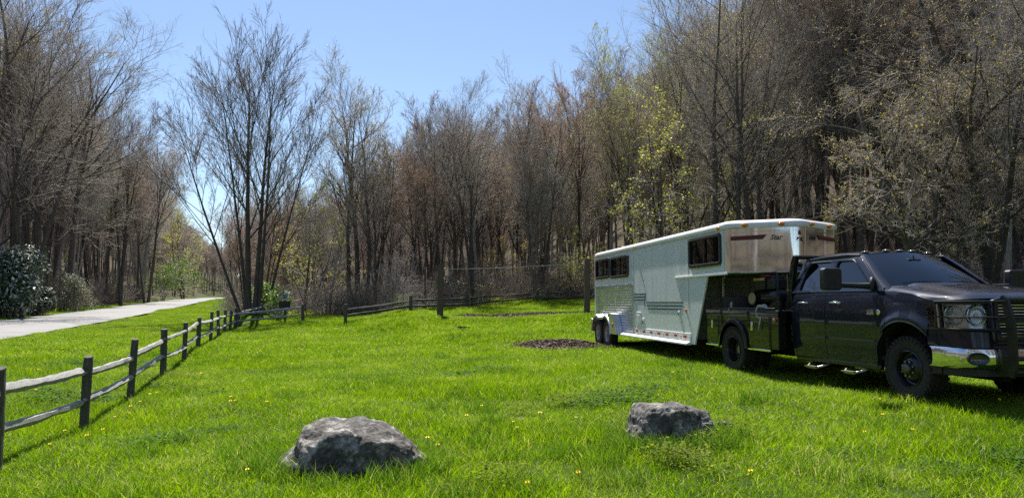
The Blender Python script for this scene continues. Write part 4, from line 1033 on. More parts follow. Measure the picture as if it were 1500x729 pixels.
for s in (-1, 1):
    SG = np.array([1, s, 1])
    side = 'right' if s < 0 else 'left'
    us = np.concatenate([np.linspace(-.395, -.565, 4), np.linspace(-.56, -.5, 6), np.linspace(-.49, .39, 26)]); us = np.unique(np.round(us, 4)); us = us[(us >= -.565)]
    us = np.concatenate([[-.395-0.0], us[us > -.395]]) if False else us
    # fender from the door edge to the headlight
    uu = np.concatenate([np.linspace(-.395, .40, 44)])
    def bot(u): return arch(u) if u > -.56 else .40
    G = strip(0, 0, fend_top, bot, us=uu, nz=18)
    # arch cut reaches back under the door edge
    mb = MB(); mb.slab(G*SG, .012*s*-1)
    lip = [(u, (yside(u, arch(u))+.004)*s, arch(u)) for u in np.linspace(-.395, .40, 40)]
    mb.tube(lip, .012, 6)
    mb.build('fender', PAINT, truck, smooth=35)
    # doors
    for nm, u0, u1 in (('front_door', -1.635, -.403), ('rear_door', -2.45, -1.645)):
        def botd(u, nm=nm):
            return max(.40, .47+math.sqrt(max(.56**2-u*u, 0)) if u > -.56 else .40) if nm == 'front_door' else .40
        uu = np.linspace(u0, u1, 30)
        if nm == 'front_door': uu = np.unique(np.r_[np.linspace(u0, -.57, 18), np.linspace(-.56, u1, 14)])
        G = strip(0, 0, lambda u: 1.435, botd, us=uu, nz=22)
        mb = MB(); mb.slab(G*SG, -.02*s)
        door = mb.build(nm, PAINT, truck, smooth=30)
        hu = u0+.30 if nm == 'front_door' else u0+.14
        hu0 = u0+.10
        hb = MB(); yy = yside(hu0, 1.265)
        hb.tube([(hu0, s*(yy+.008), 1.265), (hu0+.03, s*(yy+.042), 1.268), (hu0+.13, s*(yy+.046), 1.27), (hu0+.23, s*(yy+.042), 1.268), (hu0+.26, s*(yy+.008), 1.265)], [.012, .015, .017, .015, .012], 8)
        hb.build('handle', CHROME, door, smooth=60)
        hb = MB(); hb.ball((hu0+.13, s*(yy-.004), 1.255), .062, 14, sc=(1.35, .12, .75)); hb.build('handle_cup', PLAST, door, smooth=60)
    # rocker and cab corner behind the doors
    G = strip(-2.53, -2.46, lambda u: 1.435, lambda u: .40, nu=4, nz=14); MB().slab(G*SG, -.02*s).build('cab_corner', PAINT, truck, smooth=30)
    MB().box((-1.48, s*.93, .385), (1.95, .06, .07)).build('rocker', PBLK, truck, bevel=.015)
    # drip trim at the belt
    MB().tube([(u, s*(yside(u, 1.435)+.004), 1.437) for u in np.linspace(-2.42, -.55, 20)], .007, 6).build('belt_trim', CHROME, truck, smooth=60)
    # greenhouse side frame with two window holes
    outer = [(-2.52, 1.43), (-2.47, 1.75), (-2.42, 1.90), (-2.32, 1.965), (-2.1, 1.985), (-1.6, 1.995), (-1.25, 1.985), (-1.12, 1.96), (-.92, 1.82), (-.68, 1.63), (-.44, 1.46), (-.40, 1.43)]
    w1 = rpoly([(-2.36, 1.455), (-1.70, 1.455), (-1.71, 1.90), (-2.22, 1.90), (-2.30, 1.80)], .05)
    w2 = rpoly([(-1.575, 1.455), (-.70, 1.455), (-.72, 1.52), (-1.16, 1.86), (-1.24, 1.895), (-1.575, 1.90)], .05)
    def ygh(z): return .945-(z-1.43)*.37-max(0, z-1.9)*.5
    V, Fc = curve_panel(outer, [w1, w2], .03, .004)
    V = np.array([(x_, s*(ygh(z_)-t_), z_) for x_, z_, t_ in V]); mb = MB(); mb.add(V, Fc)
    mb.build('window_frame', PAINT, truck, smooth=30)
    for wn, wp in (('rear_window', w1), ('front_window', w2)):
        V, Fc = curve_panel(wp, [], .004); V = np.array([(x_, s*(ygh(z_)-.012-t_), z_) for x_, z_, t_ in V])
        MB().add(V, Fc).build(wn, GTINT if wn == 'rear_window' else GLASS, truck)
        # rain visor
        top = [p for p in wp if p[1] > 1.80]
        top = sorted(top)
        MB().tube([(p[0], s*(ygh(p[1]+.008)+.006), p[1]+.008) for p in top], .013, 6).build('rain_visor', PLAST, truck, smooth=60)
    # A pillar between side frame and windscreen
    ptsA = [(-.40, 1.43), (-.44, 1.46), (-.68, 1.63), (-.92, 1.82), (-1.12, 1.96)]
    rows = []
    for i, (u, z) in enumerate(ptsA):
        f = (z-1.43)/.53; yi = .845-.19*f; ui = u+.045*(1-f); rows.append([(u, s*ygh(z), z), (u+.03, s*(ygh(z)*.55+yi*.45), z+.014), (ui+.012, s*yi, z+.012)])
    MB().slab(rows, .02*s).build('windscreen_pillar', PAINT, truck, smooth=60)
    # tow mirror
    zc = 1.595; yc = s*1.54
    mr = MB(); mr.prism(rrect(-.14, -.155, .14, .155, .045), -.78, -.66, 'x') ; V = mr.v[0]; V[:, 1] += yc; V[:, 2] += zc
    mir = mr.build('side_mirror', PLAST, truck, bevel=.02)
    MB().prism([(a+yc, b_+zc) for a, b_ in rrect(-.115, -.02, .115, .13, .03)], -.79, -.782, 'x').build('mirror_glass', CHROME, mir)
    MB().prism([(a+yc, b_+zc) for a, b_ in rrect(-.115, -.13, .115, -.04, .03)], -.79, -.782, 'x').build('mirror_glass', CHROME, mir)
    MB().tube([(-.66, s*.96, 1.50), (-.67, s*1.15, 1.505), (-.70, s*1.42, 1.515)], [.05, .036, .036], 8).tube([(-.62, s*.965, 1.46), (-.60, s*.98, 1.54), (-.66, s*.93, 1.60)], .035, 8).build('mirror_arm', PLAST, mir, smooth=60)
    # badges on the door
    MB().prism(rrect(-.70, 1.105, -.555, 1.175, .008), s*(yside(-.6, 1.14)-.002), s*(yside(-.6, 1.14)+.008)).build('door_badge', CHROME, truck)
    for k in range(3): pass
    MB().lathe([(0, 0), (.036, .0), (.038, .006), (.028, .012), (0, .012)] if s > 0 else [(0, 0), (.036, 0), (.038, -.006), (.028, -.012), (0, -.012)], (-.47, s*(yside(-.47, 1.14)), 1.14), 'y', 20).build('round_badge', CHROME, truck, smooth=50)
    # headlight housing, lens and lamps on the wrap of the nose
    def wrap(s0, s1, z0, z1, off, n=14, nz=8, lean=.05):
        rows = []
        for a in np.linspace(s0, s1, n):
            px_, py_ = plan(a); e = 1e-3; x2, y2 = plan(min(a+e, 1)); x1, y1 = plan(max(a-e, 0)); tx, ty = x2-x1, y2-y1; l = math.hypot(tx, ty); nx_, ny_ = ty/l, -tx/l
            rows.append([(px_+nx_*off-lean*(z-.74)/.5, s*(py_+ny_*off-.01*(z-.74)), z) for z in np.linspace(z0, z1, nz)])
        return np.array(rows)
    mb = MB(); mb.slab(wrap(.0, 1, .74, .95, 0, 30, 5), .02*-s); mb.slab(wrap(.0, 1, 1.265, 1.30, 0, 30, 3), .02*-s)
    mb.build('nose_panel', PAINT, truck, smooth=35)
    hl = MB().slab(wrap(.455, .985, .945, 1.27, -.05, 20, 6), .01*-s).build('headlight', LAMPH, truck, smooth=40)
    fm = MB(); fm.slab(wrap(.455, .985, 1.255, 1.272, .004, 20, 2), .05*-s); fm.slab(wrap(.455, .985, .943, .962, .004, 20, 2), .05*-s); fm.slab(wrap(.455, .475, .95, 1.265, .004, 3, 3), .05*-s); fm.slab(wrap(.83, .85, .95, 1.265, -.01, 3, 3), .04*-s)
    fm.build('lamp_bezel', PLAST, hl)
    for a, z, r in ((.565, 1.12, .105), (.735, 1.12, .10)):
        px_, py_ = plan(a); mbb = MB(); an = -s*(.42 if a < .7 else .62)*-1
        mbb.lathe([(0, -.035), (r*.35, -.03), (r*.75, -.005), (r, .035), (r*1.05, .03), (r*1.05, -.03)], (0, 0, 0), 'x', 24); V = mbb.v[0]
        ca, sa = math.cos(an), math.sin(an); V = np.stack([V[:, 0]*ca-V[:, 1]*sa, V[:, 0]*sa+V[:, 1]*ca, V[:, 2]*1.15], -1)
        mbb.v[0] = V+np.array([px_-.055, s*(py_-.03), z]); mbb.build('reflector', CHROME, hl, smooth=50)
        MB().ball((px_-.06, s*(py_-.035), z), .028, 10).build('bulb', BULB, hl, smooth=60)
    MB().slab(wrap(.86, .975, .99, 1.23, -.022, 6, 4), .01*-s).build('turn_lens', AMBERD, hl, smooth=50)
    MB().slab(wrap(.455, .985, .95, 1.268, .006, 20, 6), .006*-s).build('lens', LENS, hl, smooth=50)
    # bumper half
    bp = MB(); rows = []
    for a in np.linspace(0, 1, 26):
        px_, py_ = plan(a); x_ = px_+.065-.01*a; y_ = py_*1.012
        rows.append([(x_-.05, s*y_, .50), (x_-.005, s*y_, .515), (x_+.012, s*y_, .56), (x_+.012, s*y_, .66), (x_-.0, s*y_, .715), (x_-.06, s*y_*.995, .735), (x_-.12, s*y_*.99, .738)])
    bp.slab(rows, .012*-s); bmp_ = bp.build('front_bumper', CHROME, truck, smooth=50)
    px_, py_ = plan(.62); ang = .45*s
    fl = MB(); fl.lathe([(0, .0), (.7, .0), (.9, .01), (1, .022), (1.06, .012), (1.06, -.02)], (0, 0, 0), 'x', 24); fl.v[0] = fl.v[0]*np.array([1, .115, .072])
    ca, sa = math.cos(ang), math.sin(ang); V = fl.v[0]; V = np.stack([V[:, 0]*ca-V[:, 1]*sa, V[:, 0]*sa+V[:, 1]*ca, V[:, 2]], -1); fl.v[0] = V+np.array([px_+.10, s*(py_+.012), .612])
    fg = fl.build('fog_light', mat('fog_glass', (.02, .022, .025), rough=.08, coat=1), bmp_, smooth=40)
    MB().slab(wrap(.0, 1, .40, .50, -.03, 20, 3, lean=0), .015*-s).build('lower_valance', PLAST, truck, smooth=40)
    # side steps: two hoops per side
    for u in (-1.90, -1.02):
        MB().tube([(u-.20, s*.82, .36), (u-.17, s*.98, .31), (u-.10, s*1.07, .275), (u+.10, s*1.07, .275), (u+.17, s*.98, .31), (u+.20, s*.82, .36)], .020, 8).box((u, s*1.07, .292), (.26, .075, .018)).build('side_step', STEEL, truck, smooth=60)
    # inner wheel well
    w_ = MB(); rows = [[(.56*1.02*math.cos(a), s*.66, .47+.56*1.02*math.sin(a)), (.56*1.02*math.cos(a), s*.965, .47+.56*1.02*math.sin(a))] for a in np.linspace(-.15, math.pi+.15, 22)]
    w_.slab(rows, .01); w_.box((0, s*.65, .75), (1.1, .02, .7)); w_.build('wheel_well', DARK, truck)

# hood
def hood_z(a, b_, u):
    z = 1.47+(1.315-1.47)*a**1.25; z += .05*(1-b_*b_)
    z += .035*float(sstep(.66, .50, abs(b_)))*float(sstep(1.02, .75, a))
    z -= .03*float(sstep(.90, 1, a))**2
    e = abs(b_)
    if e > .86: zf = fend_top(u); k = float(sstep(.86, 1, e)); z = z*(1-k)+zf*k
    return z
rows = []
for a in np.linspace(0, 1, 28):
    row = []
    for b_ in np.linspace(-1, 1, 49):
        px_, py_ = plan(abs(b_)); uc = -.36-.05*abs(b_)**2; yc = .952*b_ if abs(b_) < 1 else .952*b_
        py2 = py_*math.copysign(1, b_); u = uc+(px_-.035-uc)*a; y = yc*(1-a)+py2*a
        if abs(b_) > .99: u = uc+(.40-uc)*a; y = math.copysign(yside(u, fend_top(u)), b_)*1.0
        row.append((u, y, hood_z(a, b_, u)))
    rows.append(row)
hood = MB().slab(rows, .02).build('bonnet', PAINT, truck, smooth=50)
for s in (-1, 1):
    MB().tube([(-.36+k*.35, s*(.60-.02*k), 1.505-.045*k) for k in range(4)], .004, 4).build('bonnet_crease', PAINT, hood)
# cowl, wipers
MB().slab([[( -.36-.05*b_**2-.02, .94*b_, 1.475+.035*(1-b_*b_)), (-.45-.05*b_**2, .90*b_, 1.485+.045*(1-b_*b_))] for b_ in np.linspace(-1, 1, 17)], .02).build('cowl', PLAST, truck, smooth=50)
# windscreen and roof
def ws(a, b_):
    f = a; return (-.405-.06*b_*b_+(-.72)*f-.03*b_*b_*f+.03*math.sin(math.pi*f), b_*(.85-.19*f), 1.475+.035*(1-b_*b_)+(.50)*f)
rows = [[ws(a, b_) for b_ in np.linspace(-1, 1, 21)] for a in np.linspace(0, 1, 12)]
MB().slab(rows, .005).build('windscreen', GLASS, truck, smooth=60)
for y0, ln in ((-.62, .62), (.12, .60)):
    p = []
    for k in range(10):
        q = ws(.055+.018*math.sin(k/9*3.1), max(-1, min(1, (y0+ln*k/9)/.85))); p.append((q[0]+.022, q[1], q[2]+.02))
    wp = MB().tube(p, .008, 5).build('wiper', PLAST, truck); q0 = p[6]
    MB().tube([(q0[0]+.04, q0[1]+.28, q0[2]-.04), q0], .009, 5).build('wiper_arm', PLAST, wp)
rows = []
for a in np.linspace(0, 1, 16):
    u = -1.125-a*(2.42-1.125); row = []
    for b_ in np.linspace(-1, 1, 25):
        hw = .745 if a > .1 else .70+.045*a/.1
        z = 2.035-.055*abs(b_)**3-.05*(1-a)**4-.04*a**6
        uu_ = u-(.09*b_*b_*(1-a)) ; row.append((uu_, b_*hw, z))
    rows.append(row)
roof = MB().slab(rows, .03).build('cab_roof', PAINT, truck, smooth=60)
# edge rounding strips roof to side frame
for s in (-1, 1):
    MB().tube([(-1.14, s*.725, 1.955), (-1.4, s*.738, 1.975), (-1.9, s*.74, 1.972), (-2.3, s*.735, 1.95), (-2.44, s*.745, 1.885)], .03, 10).build('roof_rail', PAINT, truck, smooth=60)
for b_ in (-.78, -.32, 0, .32, .78):
    x_ = -1.20-.09*b_*b_; y_ = .70*b_; z_ = 2.035-.055*abs(b_)**3-.012
    lm = MB(); lm.ball((x_-.02, y_, z_+.02), .06, 12, sc=(1.2, .8, .42)); lm.build('marker_light', mat('lamp_smoked', (.10, .09, .08), rough=.1, coat=1) if b_ == -.78 else bpy.data.materials['lamp_smoked'], truck, smooth=60)
# cab back wall with window, floor, firewall, interior
V, Fc = curve_panel([(-.93, .5), (.93, .5), (.93, 1.44), (.74, 1.95), (-.74, 1.95), (-.93, 1.44)], [rrect(-.62, 1.50, .62, 1.86, .05)], .03)
MB().add(np.array([(-2.50+max(0, z_-1.5)*.1+t_, x_, z_) for x_, z_, t_ in V]), Fc).build('cab_back', PAINT, truck, smooth=30)
MB().box((-2.475, 0, 1.68), (.006, 1.26, .38)).build('back_window', GTINT, truck)
ul = MB(); ul.box((-1.4, 0, .52), (2.1, 1.84, .06)); ul.box((-.45, 0, .95), (.05, 1.8, .9)); ul.box((.25, 0, .95), (1.2, 1.2, .55)); ul.box((-1.9, -.35, .42), (5.6, .10, .18)); ul.box((-1.9, .35, .42), (5.6, .10, .18)); ul.box((0, 0, .40), (.16, 1.5, .14)); ul.box((-4.08, 0, .42), (.22, 1.6, .2)); ul.box((.86, 0, .85), (.06, 1.3, .5))
ul.build('chassis', DARK, truck)
ins = MB(); ins.box((-.62, 0, 1.28), (.42, 1.66, .36)); ins.box((-.72, .38, 1.47), (.22, .42, .10)); ins.build('dashboard', PLAST, truck, bevel=.04)
for y_ in (-.42, .42):
    ins = MB(); ins.box((-1.35, y_, 1.0), (.52, .54, .18)).box((-1.62, y_, 1.32), (.16, .52, .60), (0, -.15, 0)).box((-1.68, y_, 1.70), (.10, .28, .20)); ins.build('front_seat', SEAT, truck, bevel=.05)
ins = MB(); ins.box((-2.1, 0, 1.0), (.42, 1.5, .18)).box((-2.33, 0, 1.3), (.14, 1.5, .55)); ins.build('rear_seat', SEAT, truck, bevel=.05)
sw = MB(); P_ = [(-.95+.185*math.cos(a)*.35, .42+.185*math.sin(a), 1.43+.185*math.cos(a)*.93) for a in np.linspace(0, 2*math.pi, 25)[:-1]]; sw.tube(P_, .016, 6, closed=True); sw.tube([(-.72, .42, 1.34), (-.95, .42, 1.43)], .03, 6); sw.box((-.95, .42, 1.43), (.05, .34, .05)).build('steering_wheel', PLAST, truck, smooth=50)
MB().box((-.93, .0, 1.87), (.03, .22, .07)).tube([(-.93, 0, 1.90), (-.95, 0, 1.97)], .012, 6).build('rear_view_mirror', PLAST, truck, bevel=.01)

# grille: body coloured surround with chrome bars, cross bar and mesh
V, Fc = curve_panel(rpoly([(-.66, .80), (.66, .80), (.64, 1.30), (.45, 1.335), (-.45, 1.335), (-.64, 1.30)], .06), [rpoly([(-.56, .85), (-.035, .85), (-.035, 1.04), (-.58, 1.04)], .02), rpoly([(.035, .85), (.56, .85), (.58, 1.04), (.035, 1.04)], .02), rpoly([(-.585, 1.10), (-.035, 1.10), (-.035, 1.285), (-.57, 1.285)], .02), rpoly([(.035, 1.10), (.585, 1.10), (.57, 1.285), (.035, 1.285)], .02)], .05, .008)
gr = MB().add(np.array([(1.055-.04*(y_*y_)*2-(z_-.8)*.08+t_, y_, z_) for y_, z_, t_ in V]), Fc).build('grille', PAINT, truck, smooth=35)
gb = MB()
for z_ in np.arange(.875, 1.28, .037):
    if 1.035 < z_ < 1.105: continue
    gb.tube([(1.035-.04*(y_*y_)*2-(z_-.8)*.08, y_, z_) for y_ in np.linspace(-.56, .56, 9)], .008, 6)
gb.build('grille_bars', CHROME, gr, smooth=60)
MB().box((.96, 0, 1.06), (.02, 1.16, .48)).build('grille_back', DARK, gr)
# grille guard
gg_ = MB()
for s in (-1, 1):
    gg_.prism([(1.16, .42), (1.22, .40), (1.27, .55), (1.26, 1.05), (1.19, 1.30), (1.12, 1.36), (1.09, 1.33), (1.13, 1.2), (1.165, .9)], s*.565, s*.605)
    for z_, xo in ((1.285, 0), (1.10, .0), (.955, .0)):
        P_ = []
        for a in np.linspace(.42, .97, 14):
            px_, py_ = plan(a); P_.append((px_+.13+xo-.03*(z_-1), s*(py_+.06*a), z_))
        P_[0] = (1.17, s*.59, z_); gg_.tube(P_,   .013 if z_ != 1.10 else .009, 8)
    px_, py_ = plan(.97); gg_.tube([(px_+.13-.01, s*(py_+.055), 1.285), (px_+.15, s*(py_+.065), 1.12), (px_+.13, s*(py_+.055), .955)], .013, 8)
    gg_.box((1.10, s*.585, .60), (.22, .03, .26))
for z_ in (.46, .62, 1.31): gg_.tube([(1.20-(z_ > 1)*.07, y_, z_) for y_ in (-.58, 0, .58)], .024, 8)
for z_ in (.80, .95, 1.10): gg_.tube([(1.22, y_, z_) for y_ in (-.58, 0, .58)], .011, 6)
gg_.build('grille_guard', mat('guard_black', (.012, .012, .012), rough=.38), truck, smooth=40)

# wheels
def tyre(mb, r, w, c, rin, n=64, tread=True):
    h = w/2
    mb.lathe([(rin, -h*.72), (rin+.02, -h*.86), (r*.80, -h*1.0), (r*.93, -h*.95), (r*.985, -h*.80), (r*.985, h*.80), (r*.93, h*.95), (r*.80, h*1.0), (rin+.02, h*.86), (rin, h*.72)], c, 'y', n)
    if tread:
        nb = 36
        for k in range(nb):
            for j, (y_, wd, of) in enumerate(((-.72, .40, 0), (-.26, .36, .5), (.22, .36, .2), (.70, .40, .7))):
                a = 2*math.pi*(k+of)/nb; rr = r*.992
                M = Matrix.Translation(c) @ Matrix.Rotation(-a, 4, 'Y') @ Matrix.Translation((rr, y_*h, 0)) @ Matrix.Rotation(.25*(-1)**j, 4, 'X')
                mb.box((0, 0, 0), (r*.045, h*wd, 2*math.pi*r/nb*.66), M=M)
        for k in range(nb):
            for s_ in (-1, 1):
                a = 2*math.pi*(k+.5)/nb; M = Matrix.Translation(c) @ Matrix.Rotation(-a, 4, 'Y') @ Matrix.Translation((r*.92, s_*h*.97, 0)); mb.box((0, 0, 0), (r*.10, .016, 2*math.pi*r/nb*.45), M=M)
HUBM = mat('hub_dull', (.10, .10, .10), (.2, .2, .19), rough=.4, metal=.9, scale=12)
RIM = mat('rim_black', (.022, .022, .024), rough=.3, metal=.4, coat=.4); RIMG = mat('rim_painted_grey', (.30, .31, .32), (.42, .43, .44), rough=.4, metal=.5, scale=8)
def wheel(par, x_, y_, z_, r, w, style, s, name='wheel', inner=False, rimm=None, rin=None):
    e = empty(name, (x_, y_, z_)); e.parent = par; rin = rin or r*.56
    t_ = MB(); tyre(t_, r, w, (0, 0, 0), rin, tread=style != 'trailer'); t_.build('tyre', RUBBER, e, smooth=35)
    rm = MB(); h = w/2*s
    if style == 'front':      # convex wheel with the hub standing out
        rm.lathe([(rin, -h*.7), (rin, h*.6), (rin*1.04, h*.85), (rin*.98, h*.92), (rin*.90, h*.7), (rin*.86, h*.3), (rin*.80, h*.25), (rin*.62, h*.62), (rin*.50, h*.75), (0, h*.75)], (0, 0, 0), 'y', 40)
        hub = MB(); hub.lathe([(rin*.30, h*.7), (rin*.30, h*1.12), (rin*.24, h*1.26), (rin*.16, h*1.30), (0, h*1.30)], (0, 0, 0), 'y', 24)
    elif style == 'rear':
        rm.lathe([(rin, -h*.7), (rin, h*.6), (rin*1.05, h*.92), (rin*.98, h*.96), (rin*.92, h*.7), (rin*.88, -h*.3), (rin*.55, -h*.55), (0, -h*.55)], (0, 0, 0), 'y', 40)
        hub = MB(); hub.lathe([(rin*.38, -h*.6), (rin*.38, -h*.1), (rin*.30, h*.05), (0, h*.05)], (0, 0, 0), 'y', 24)
    else:
        rm.lathe([(rin, -h*.7), (rin, h*.6), (rin*1.05, h*.9), (rin*.98, h*.95), (rin*.9, h*.6), (rin*.72, h*.45), (rin*.5, h*.62), (0, h*.62)], (0, 0, 0), 'y', 36)
        hub = MB(); hub.lathe([(rin*.26, h*.6), (rin*.26, h*.95), (rin*.2, h*1.05), (0, h*1.05)], (0, 0, 0), 'y', 20)
    nh = 8
    for k in range(nh):
        a = 2*math.pi*k/nh; rm.mi = 1
        q = (rin*.70*math.cos(a), (h*.44 if style == 'front' else (-h*.41 if style == 'rear' else h*.50)), rin*.70*math.sin(a))
        rm.lathe([(0, 0), (rin*.085, .0), (rin*.085, h*.03), (0, h*.03)], q, 'y', 10)
        a += math.pi/nh; q = (rin*.42*math.cos(a), (h*.76 if style == 'front' else (-h*.5 if style == 'rear' else h*.60)), rin*.42*math.sin(a)); rm.mi = 2
        rm.lathe([(.014, 0), (.014, .03*s), (.0, .034*s)], q, 'y', 6)
    rr = rm.build('rim', [rimm or RIM, DARK, STEEL], e, smooth=35); hub.build('hub_cap', STEEL if style != 'front' else HUBM, rr, smooth=40)
    return e
for s in (-1, 1):
    wheel(truck, 0, s*.835, .415, .415, .285, 'front', s)
    wheel(truck, -4.08, s*1.06, .415, .415, .26, 'rear', s)
    t_ = MB(); tyre(t_, .415, .25, (-4.08, s*.76, .415), .23, tread=False); t_.build('inner_tyre', RUBBER, truck, smooth=35)

# flatbed with side toolboxes
bed = MB(); bed.box((-3.86, 0, 1.115), (2.52, 2.36, .05)); bed.box((-3.86, 0, 1.03), (2.4, 1.4, .11))
flat = bed.build('flatbed', PBLK, truck, bevel=.008)
BOXP = paint('paint_toolbox', (.012, .014, .010))
for s in (-1, 1):
    for nm, x0, x1 in (('toolbox', -3.56, -2.86), ('toolbox', -5.10, -4.62)):
        tb = MB().box(((x0+x1)/2, s*.97, .785), (x1-x0, .40, .60)).build(nm, BOXP, truck, bevel=.012)
        MB().box(((x0+x1)/2, s*1.172, .79), (x1-x0-.06, .012, .52)).build('toolbox_door', BOXP, tb, bevel=.006)
        lx = x0+.14 if x0 > -4 else (x0+x1)/2
        MB().box((lx, s*1.184, .86), (.062, .014, .155)).box((lx, s*1.195, .86), (.03, .012, .07)).build('latch', CHROME, tb, bevel=.004)
        MB().box(((x0+x1)/2, s*1.165, .465), (x1-x0+.02, .05, .035)).build('bottom_rail', CHROME, tb, bevel=.006)
    # upper skirt and rail
    MB().box((-3.86, s*1.165, 1.075), (2.50, .035, .09)).box((-3.86, s*1.17, 1.165), (2.3, .02, .03)).build('bed_rail', PBLK, truck, bevel=.008)
    for x_ in (-4.95, -4.2, -3.5, -2.85): pass
    ar = MB(); rows = [[(-4.08+.53*math.cos(a), s*1.0, .45+.53*math.sin(a)), (-4.08+.53*math.cos(a), s*1.20, .45+.53*math.sin(a)), (-4.08+.50*math.cos(a), s*1.215, .45+.50*math.sin(a)), (-4.08+.46*math.cos(a), s*1.215, .45+.46*math.sin(a))] for a in np.linspace(0.02, math.pi-.02, 26)]
    ar.slab(rows, .012*-s).build('rear_fender', PBLK, truck, smooth=40)
    V, Fc = curve_panel([(-4.62, .46), (-4.62, 1.06), (-3.56, 1.06), (-3.56, .46)] + [(-4.08+.50*math.cos(a), .45+.50*math.sin(a)) for a in np.linspace(0.02, math.pi-.02, 22)], [], .02)
    MB().add(np.array([(x_, s*(1.15+t_), z_) for x_, z_, t_ in V]), Fc).build('fender_panel', BOXP, truck)
    # front filler panel with amber marker
    fp = MB().box((-2.73, s*1.10, .80), (.22, .14, .62)).build('filler_panel', PBLK, truck, bevel=.01)
    MB().ball((-2.73, s*1.175, .97), .045, 12, sc=(1, .4, 1)).build('marker_light', AMBER if s > 0 else mat('amber_dull', (.45, .10, .02), rough=.2, coat=1), fp, smooth=60)
    MB().box((-2.76, s*1.1, 1.13), (.26, .10, .03)).build('step_plate', STEEL, truck, bevel=.004)
    # headache rack side
    MB().prism([(-2.74, 1.12), (-2.54, 1.12), (-2.54, 1.45), (-2.46, 1.86), (-2.40, 2.02), (-2.47, 2.05), (-2.545, 1.93), (-2.63, 1.50)], s*.88, s*.97).build('rack_upright', PBLK, truck, bevel=.012)
MB().tube([(-2.47, -.9, 2.01), (-2.47, .9, 2.01)], .035, 10).tube([(-2.58, -.9, 1.5), (-2.58, .9, 1.5)], .025, 8).build('rack_bar', PBLK, truck, smooth=60)
MB().box((-5.16, 0, .95), (.06, 2.2, .30)).box((-5.2, -.9, .95), (.03, .2, .1)).box((-5.2, .9, .95), (.03, .2, .1)).build('tail_panel', PBLK, truck, bevel=.01)
tb_ = MB(); tb_.prism([(-3.05, 1.14), (-2.6, 1.14), (-2.6, 1.40)], -1.15, -1.10).build('bed_gusset', PBLK, truck)

# ---- things on the flatbed
def on_bed(name, lx, ly, lz, rz=0):
    v_ = truck.matrix_basis @ Vector((lx, ly, lz)) if False else Matrix.Translation((TX, TY, TZ)) @ Matrix.Rotation(math.atan2(hy, hx), 4, 'Z') @ Vector((lx, ly, lz))
    return empty(name, v_, math.atan2(hy, hx)+rz)
ec = on_bed('air_compressor', -3.72, -.62, 1.14); tag(ec, 'black portable air compressor with red and yellow trim standing on the flatbed', 'compressor')
MB().lathe([(0, -.42), (.10, -.41), (.15, -.36), (.15, .36), (.10, .41), (0, .42)], (0, 0, .22), 'x', 24).build('tank', PBLK, ec, smooth=50)
MB().box((-.12, 0, .47), (.34, .30, .24)).box((.22, 0, .46), (.26, .26, .2)).box((.22, 0, .58), (.2, .2, .05)).build('engine', PLAST, ec, bevel=.03)
MB().box((-.05, 0, .61), (.24, .22, .05)).build('engine_cover', mat('cover_red', (.35, .02, .02), rough=.4), ec, bevel=.02)
MB().box((-.12, -.155, .55), (.36, .02, .05)).build('trim_strip', mat('trim_yellow', (.5, .36, .10), rough=.5), ec, bevel=.006)
MB().lathe([(0, -.02), (.10, -.02), (.115, 0), (.09, .0), (0, .005)], (-.30, -.19, .20), 'y', 24).build('filter_disc', mat('disc_tan', (.40, .30, .14), (.5, .4, .22), rough=.6, scale=20), ec, smooth=40)
MB().tube([(-.48, -.14, .1), (-.48, -.14, .62), (-.30, -.14, .66), (.42, -.14, .66), (.46, -.14, .6), (.46, -.14, .1)], .016, 8).tube([(-.48, .14, .1), (-.48, .14, .62), (-.30, .14, .66), (.42, .14, .66), (.46, .14, .6), (.46, .14, .1)], .016, 8).build('frame', PLAST, ec, smooth=60)
for x_ in (-.3, .3): MB().box((x_, 0, .04), (.05, .3, .08)).build('foot', PLAST, ec)
ec = on_bed('green_canister', -2.86, -.45, 1.14); tag(ec, 'dull green lidded canister on the flatbed close behind the cab', 'canister')
MB().lathe([(0, 0), (.15, 0), (.16, .02), (.16, .14), (.165, .15), (.16, .16), (.16, .32), (.165, .33), (.16, .34), (.16, .46), (.15, .48)], (0, 0, 0), 'z', 28).build('drum', mat('drum_green', (.08, .10, .07), (.12, .14, .10), rough=.5, scale=5), ec, smooth=35)
MB().lathe([(.17, .46), (.17, .49), (.05, .51), (0, .51)], (0, 0, 0), 'z', 28).build('lid', PLAST, ec, smooth=35)
ec = on_bed('spare_tyre', -4.62, -.65, 1.27); tag(ec, 'black spare tyre lying flat on the rear of the flatbed', 'tyre')
t_ = MB(); tyre(t_, .40, .24, (0, 0, 0), .23, tread=False); t_.v = [np.stack([v[:, 0], v[:, 2], v[:, 1]], -1) for v in t_.v]; t_.build('rubber', RUBBER, ec, smooth=35)
rp = MB(); P_ = []
for k in range(110):
    a = k*.42; P_.append((-3.15+.13*math.cos(a)+rnd.gauss(0, .012), -1.13-.05*math.sin(a*.5)+.0, 1.14+.11*math.sin(a)-.03+rnd.gauss(0, .012)))
P_ = [(-3.5, -1.02, 1.20), (-3.38, -1.05, 1.215)]+P_+[(-3.12, -1.21, .93), (-3.14, -1.215, .84), (-3.16, -1.21, .80)]
Mx = Matrix.Translation((TX, TY, TZ)) @ Matrix.Rotation(math.atan2(hy, hx), 4, 'Z')
o = rp.tube([tuple(Mx @ Vector(p)) for p in P_], .011, 6).build('coiled_rope', bpy.data.materials['rope_white'], smooth=60); tag(o, 'pale coiled rope hanging over the side rail of the flatbed', 'rope')
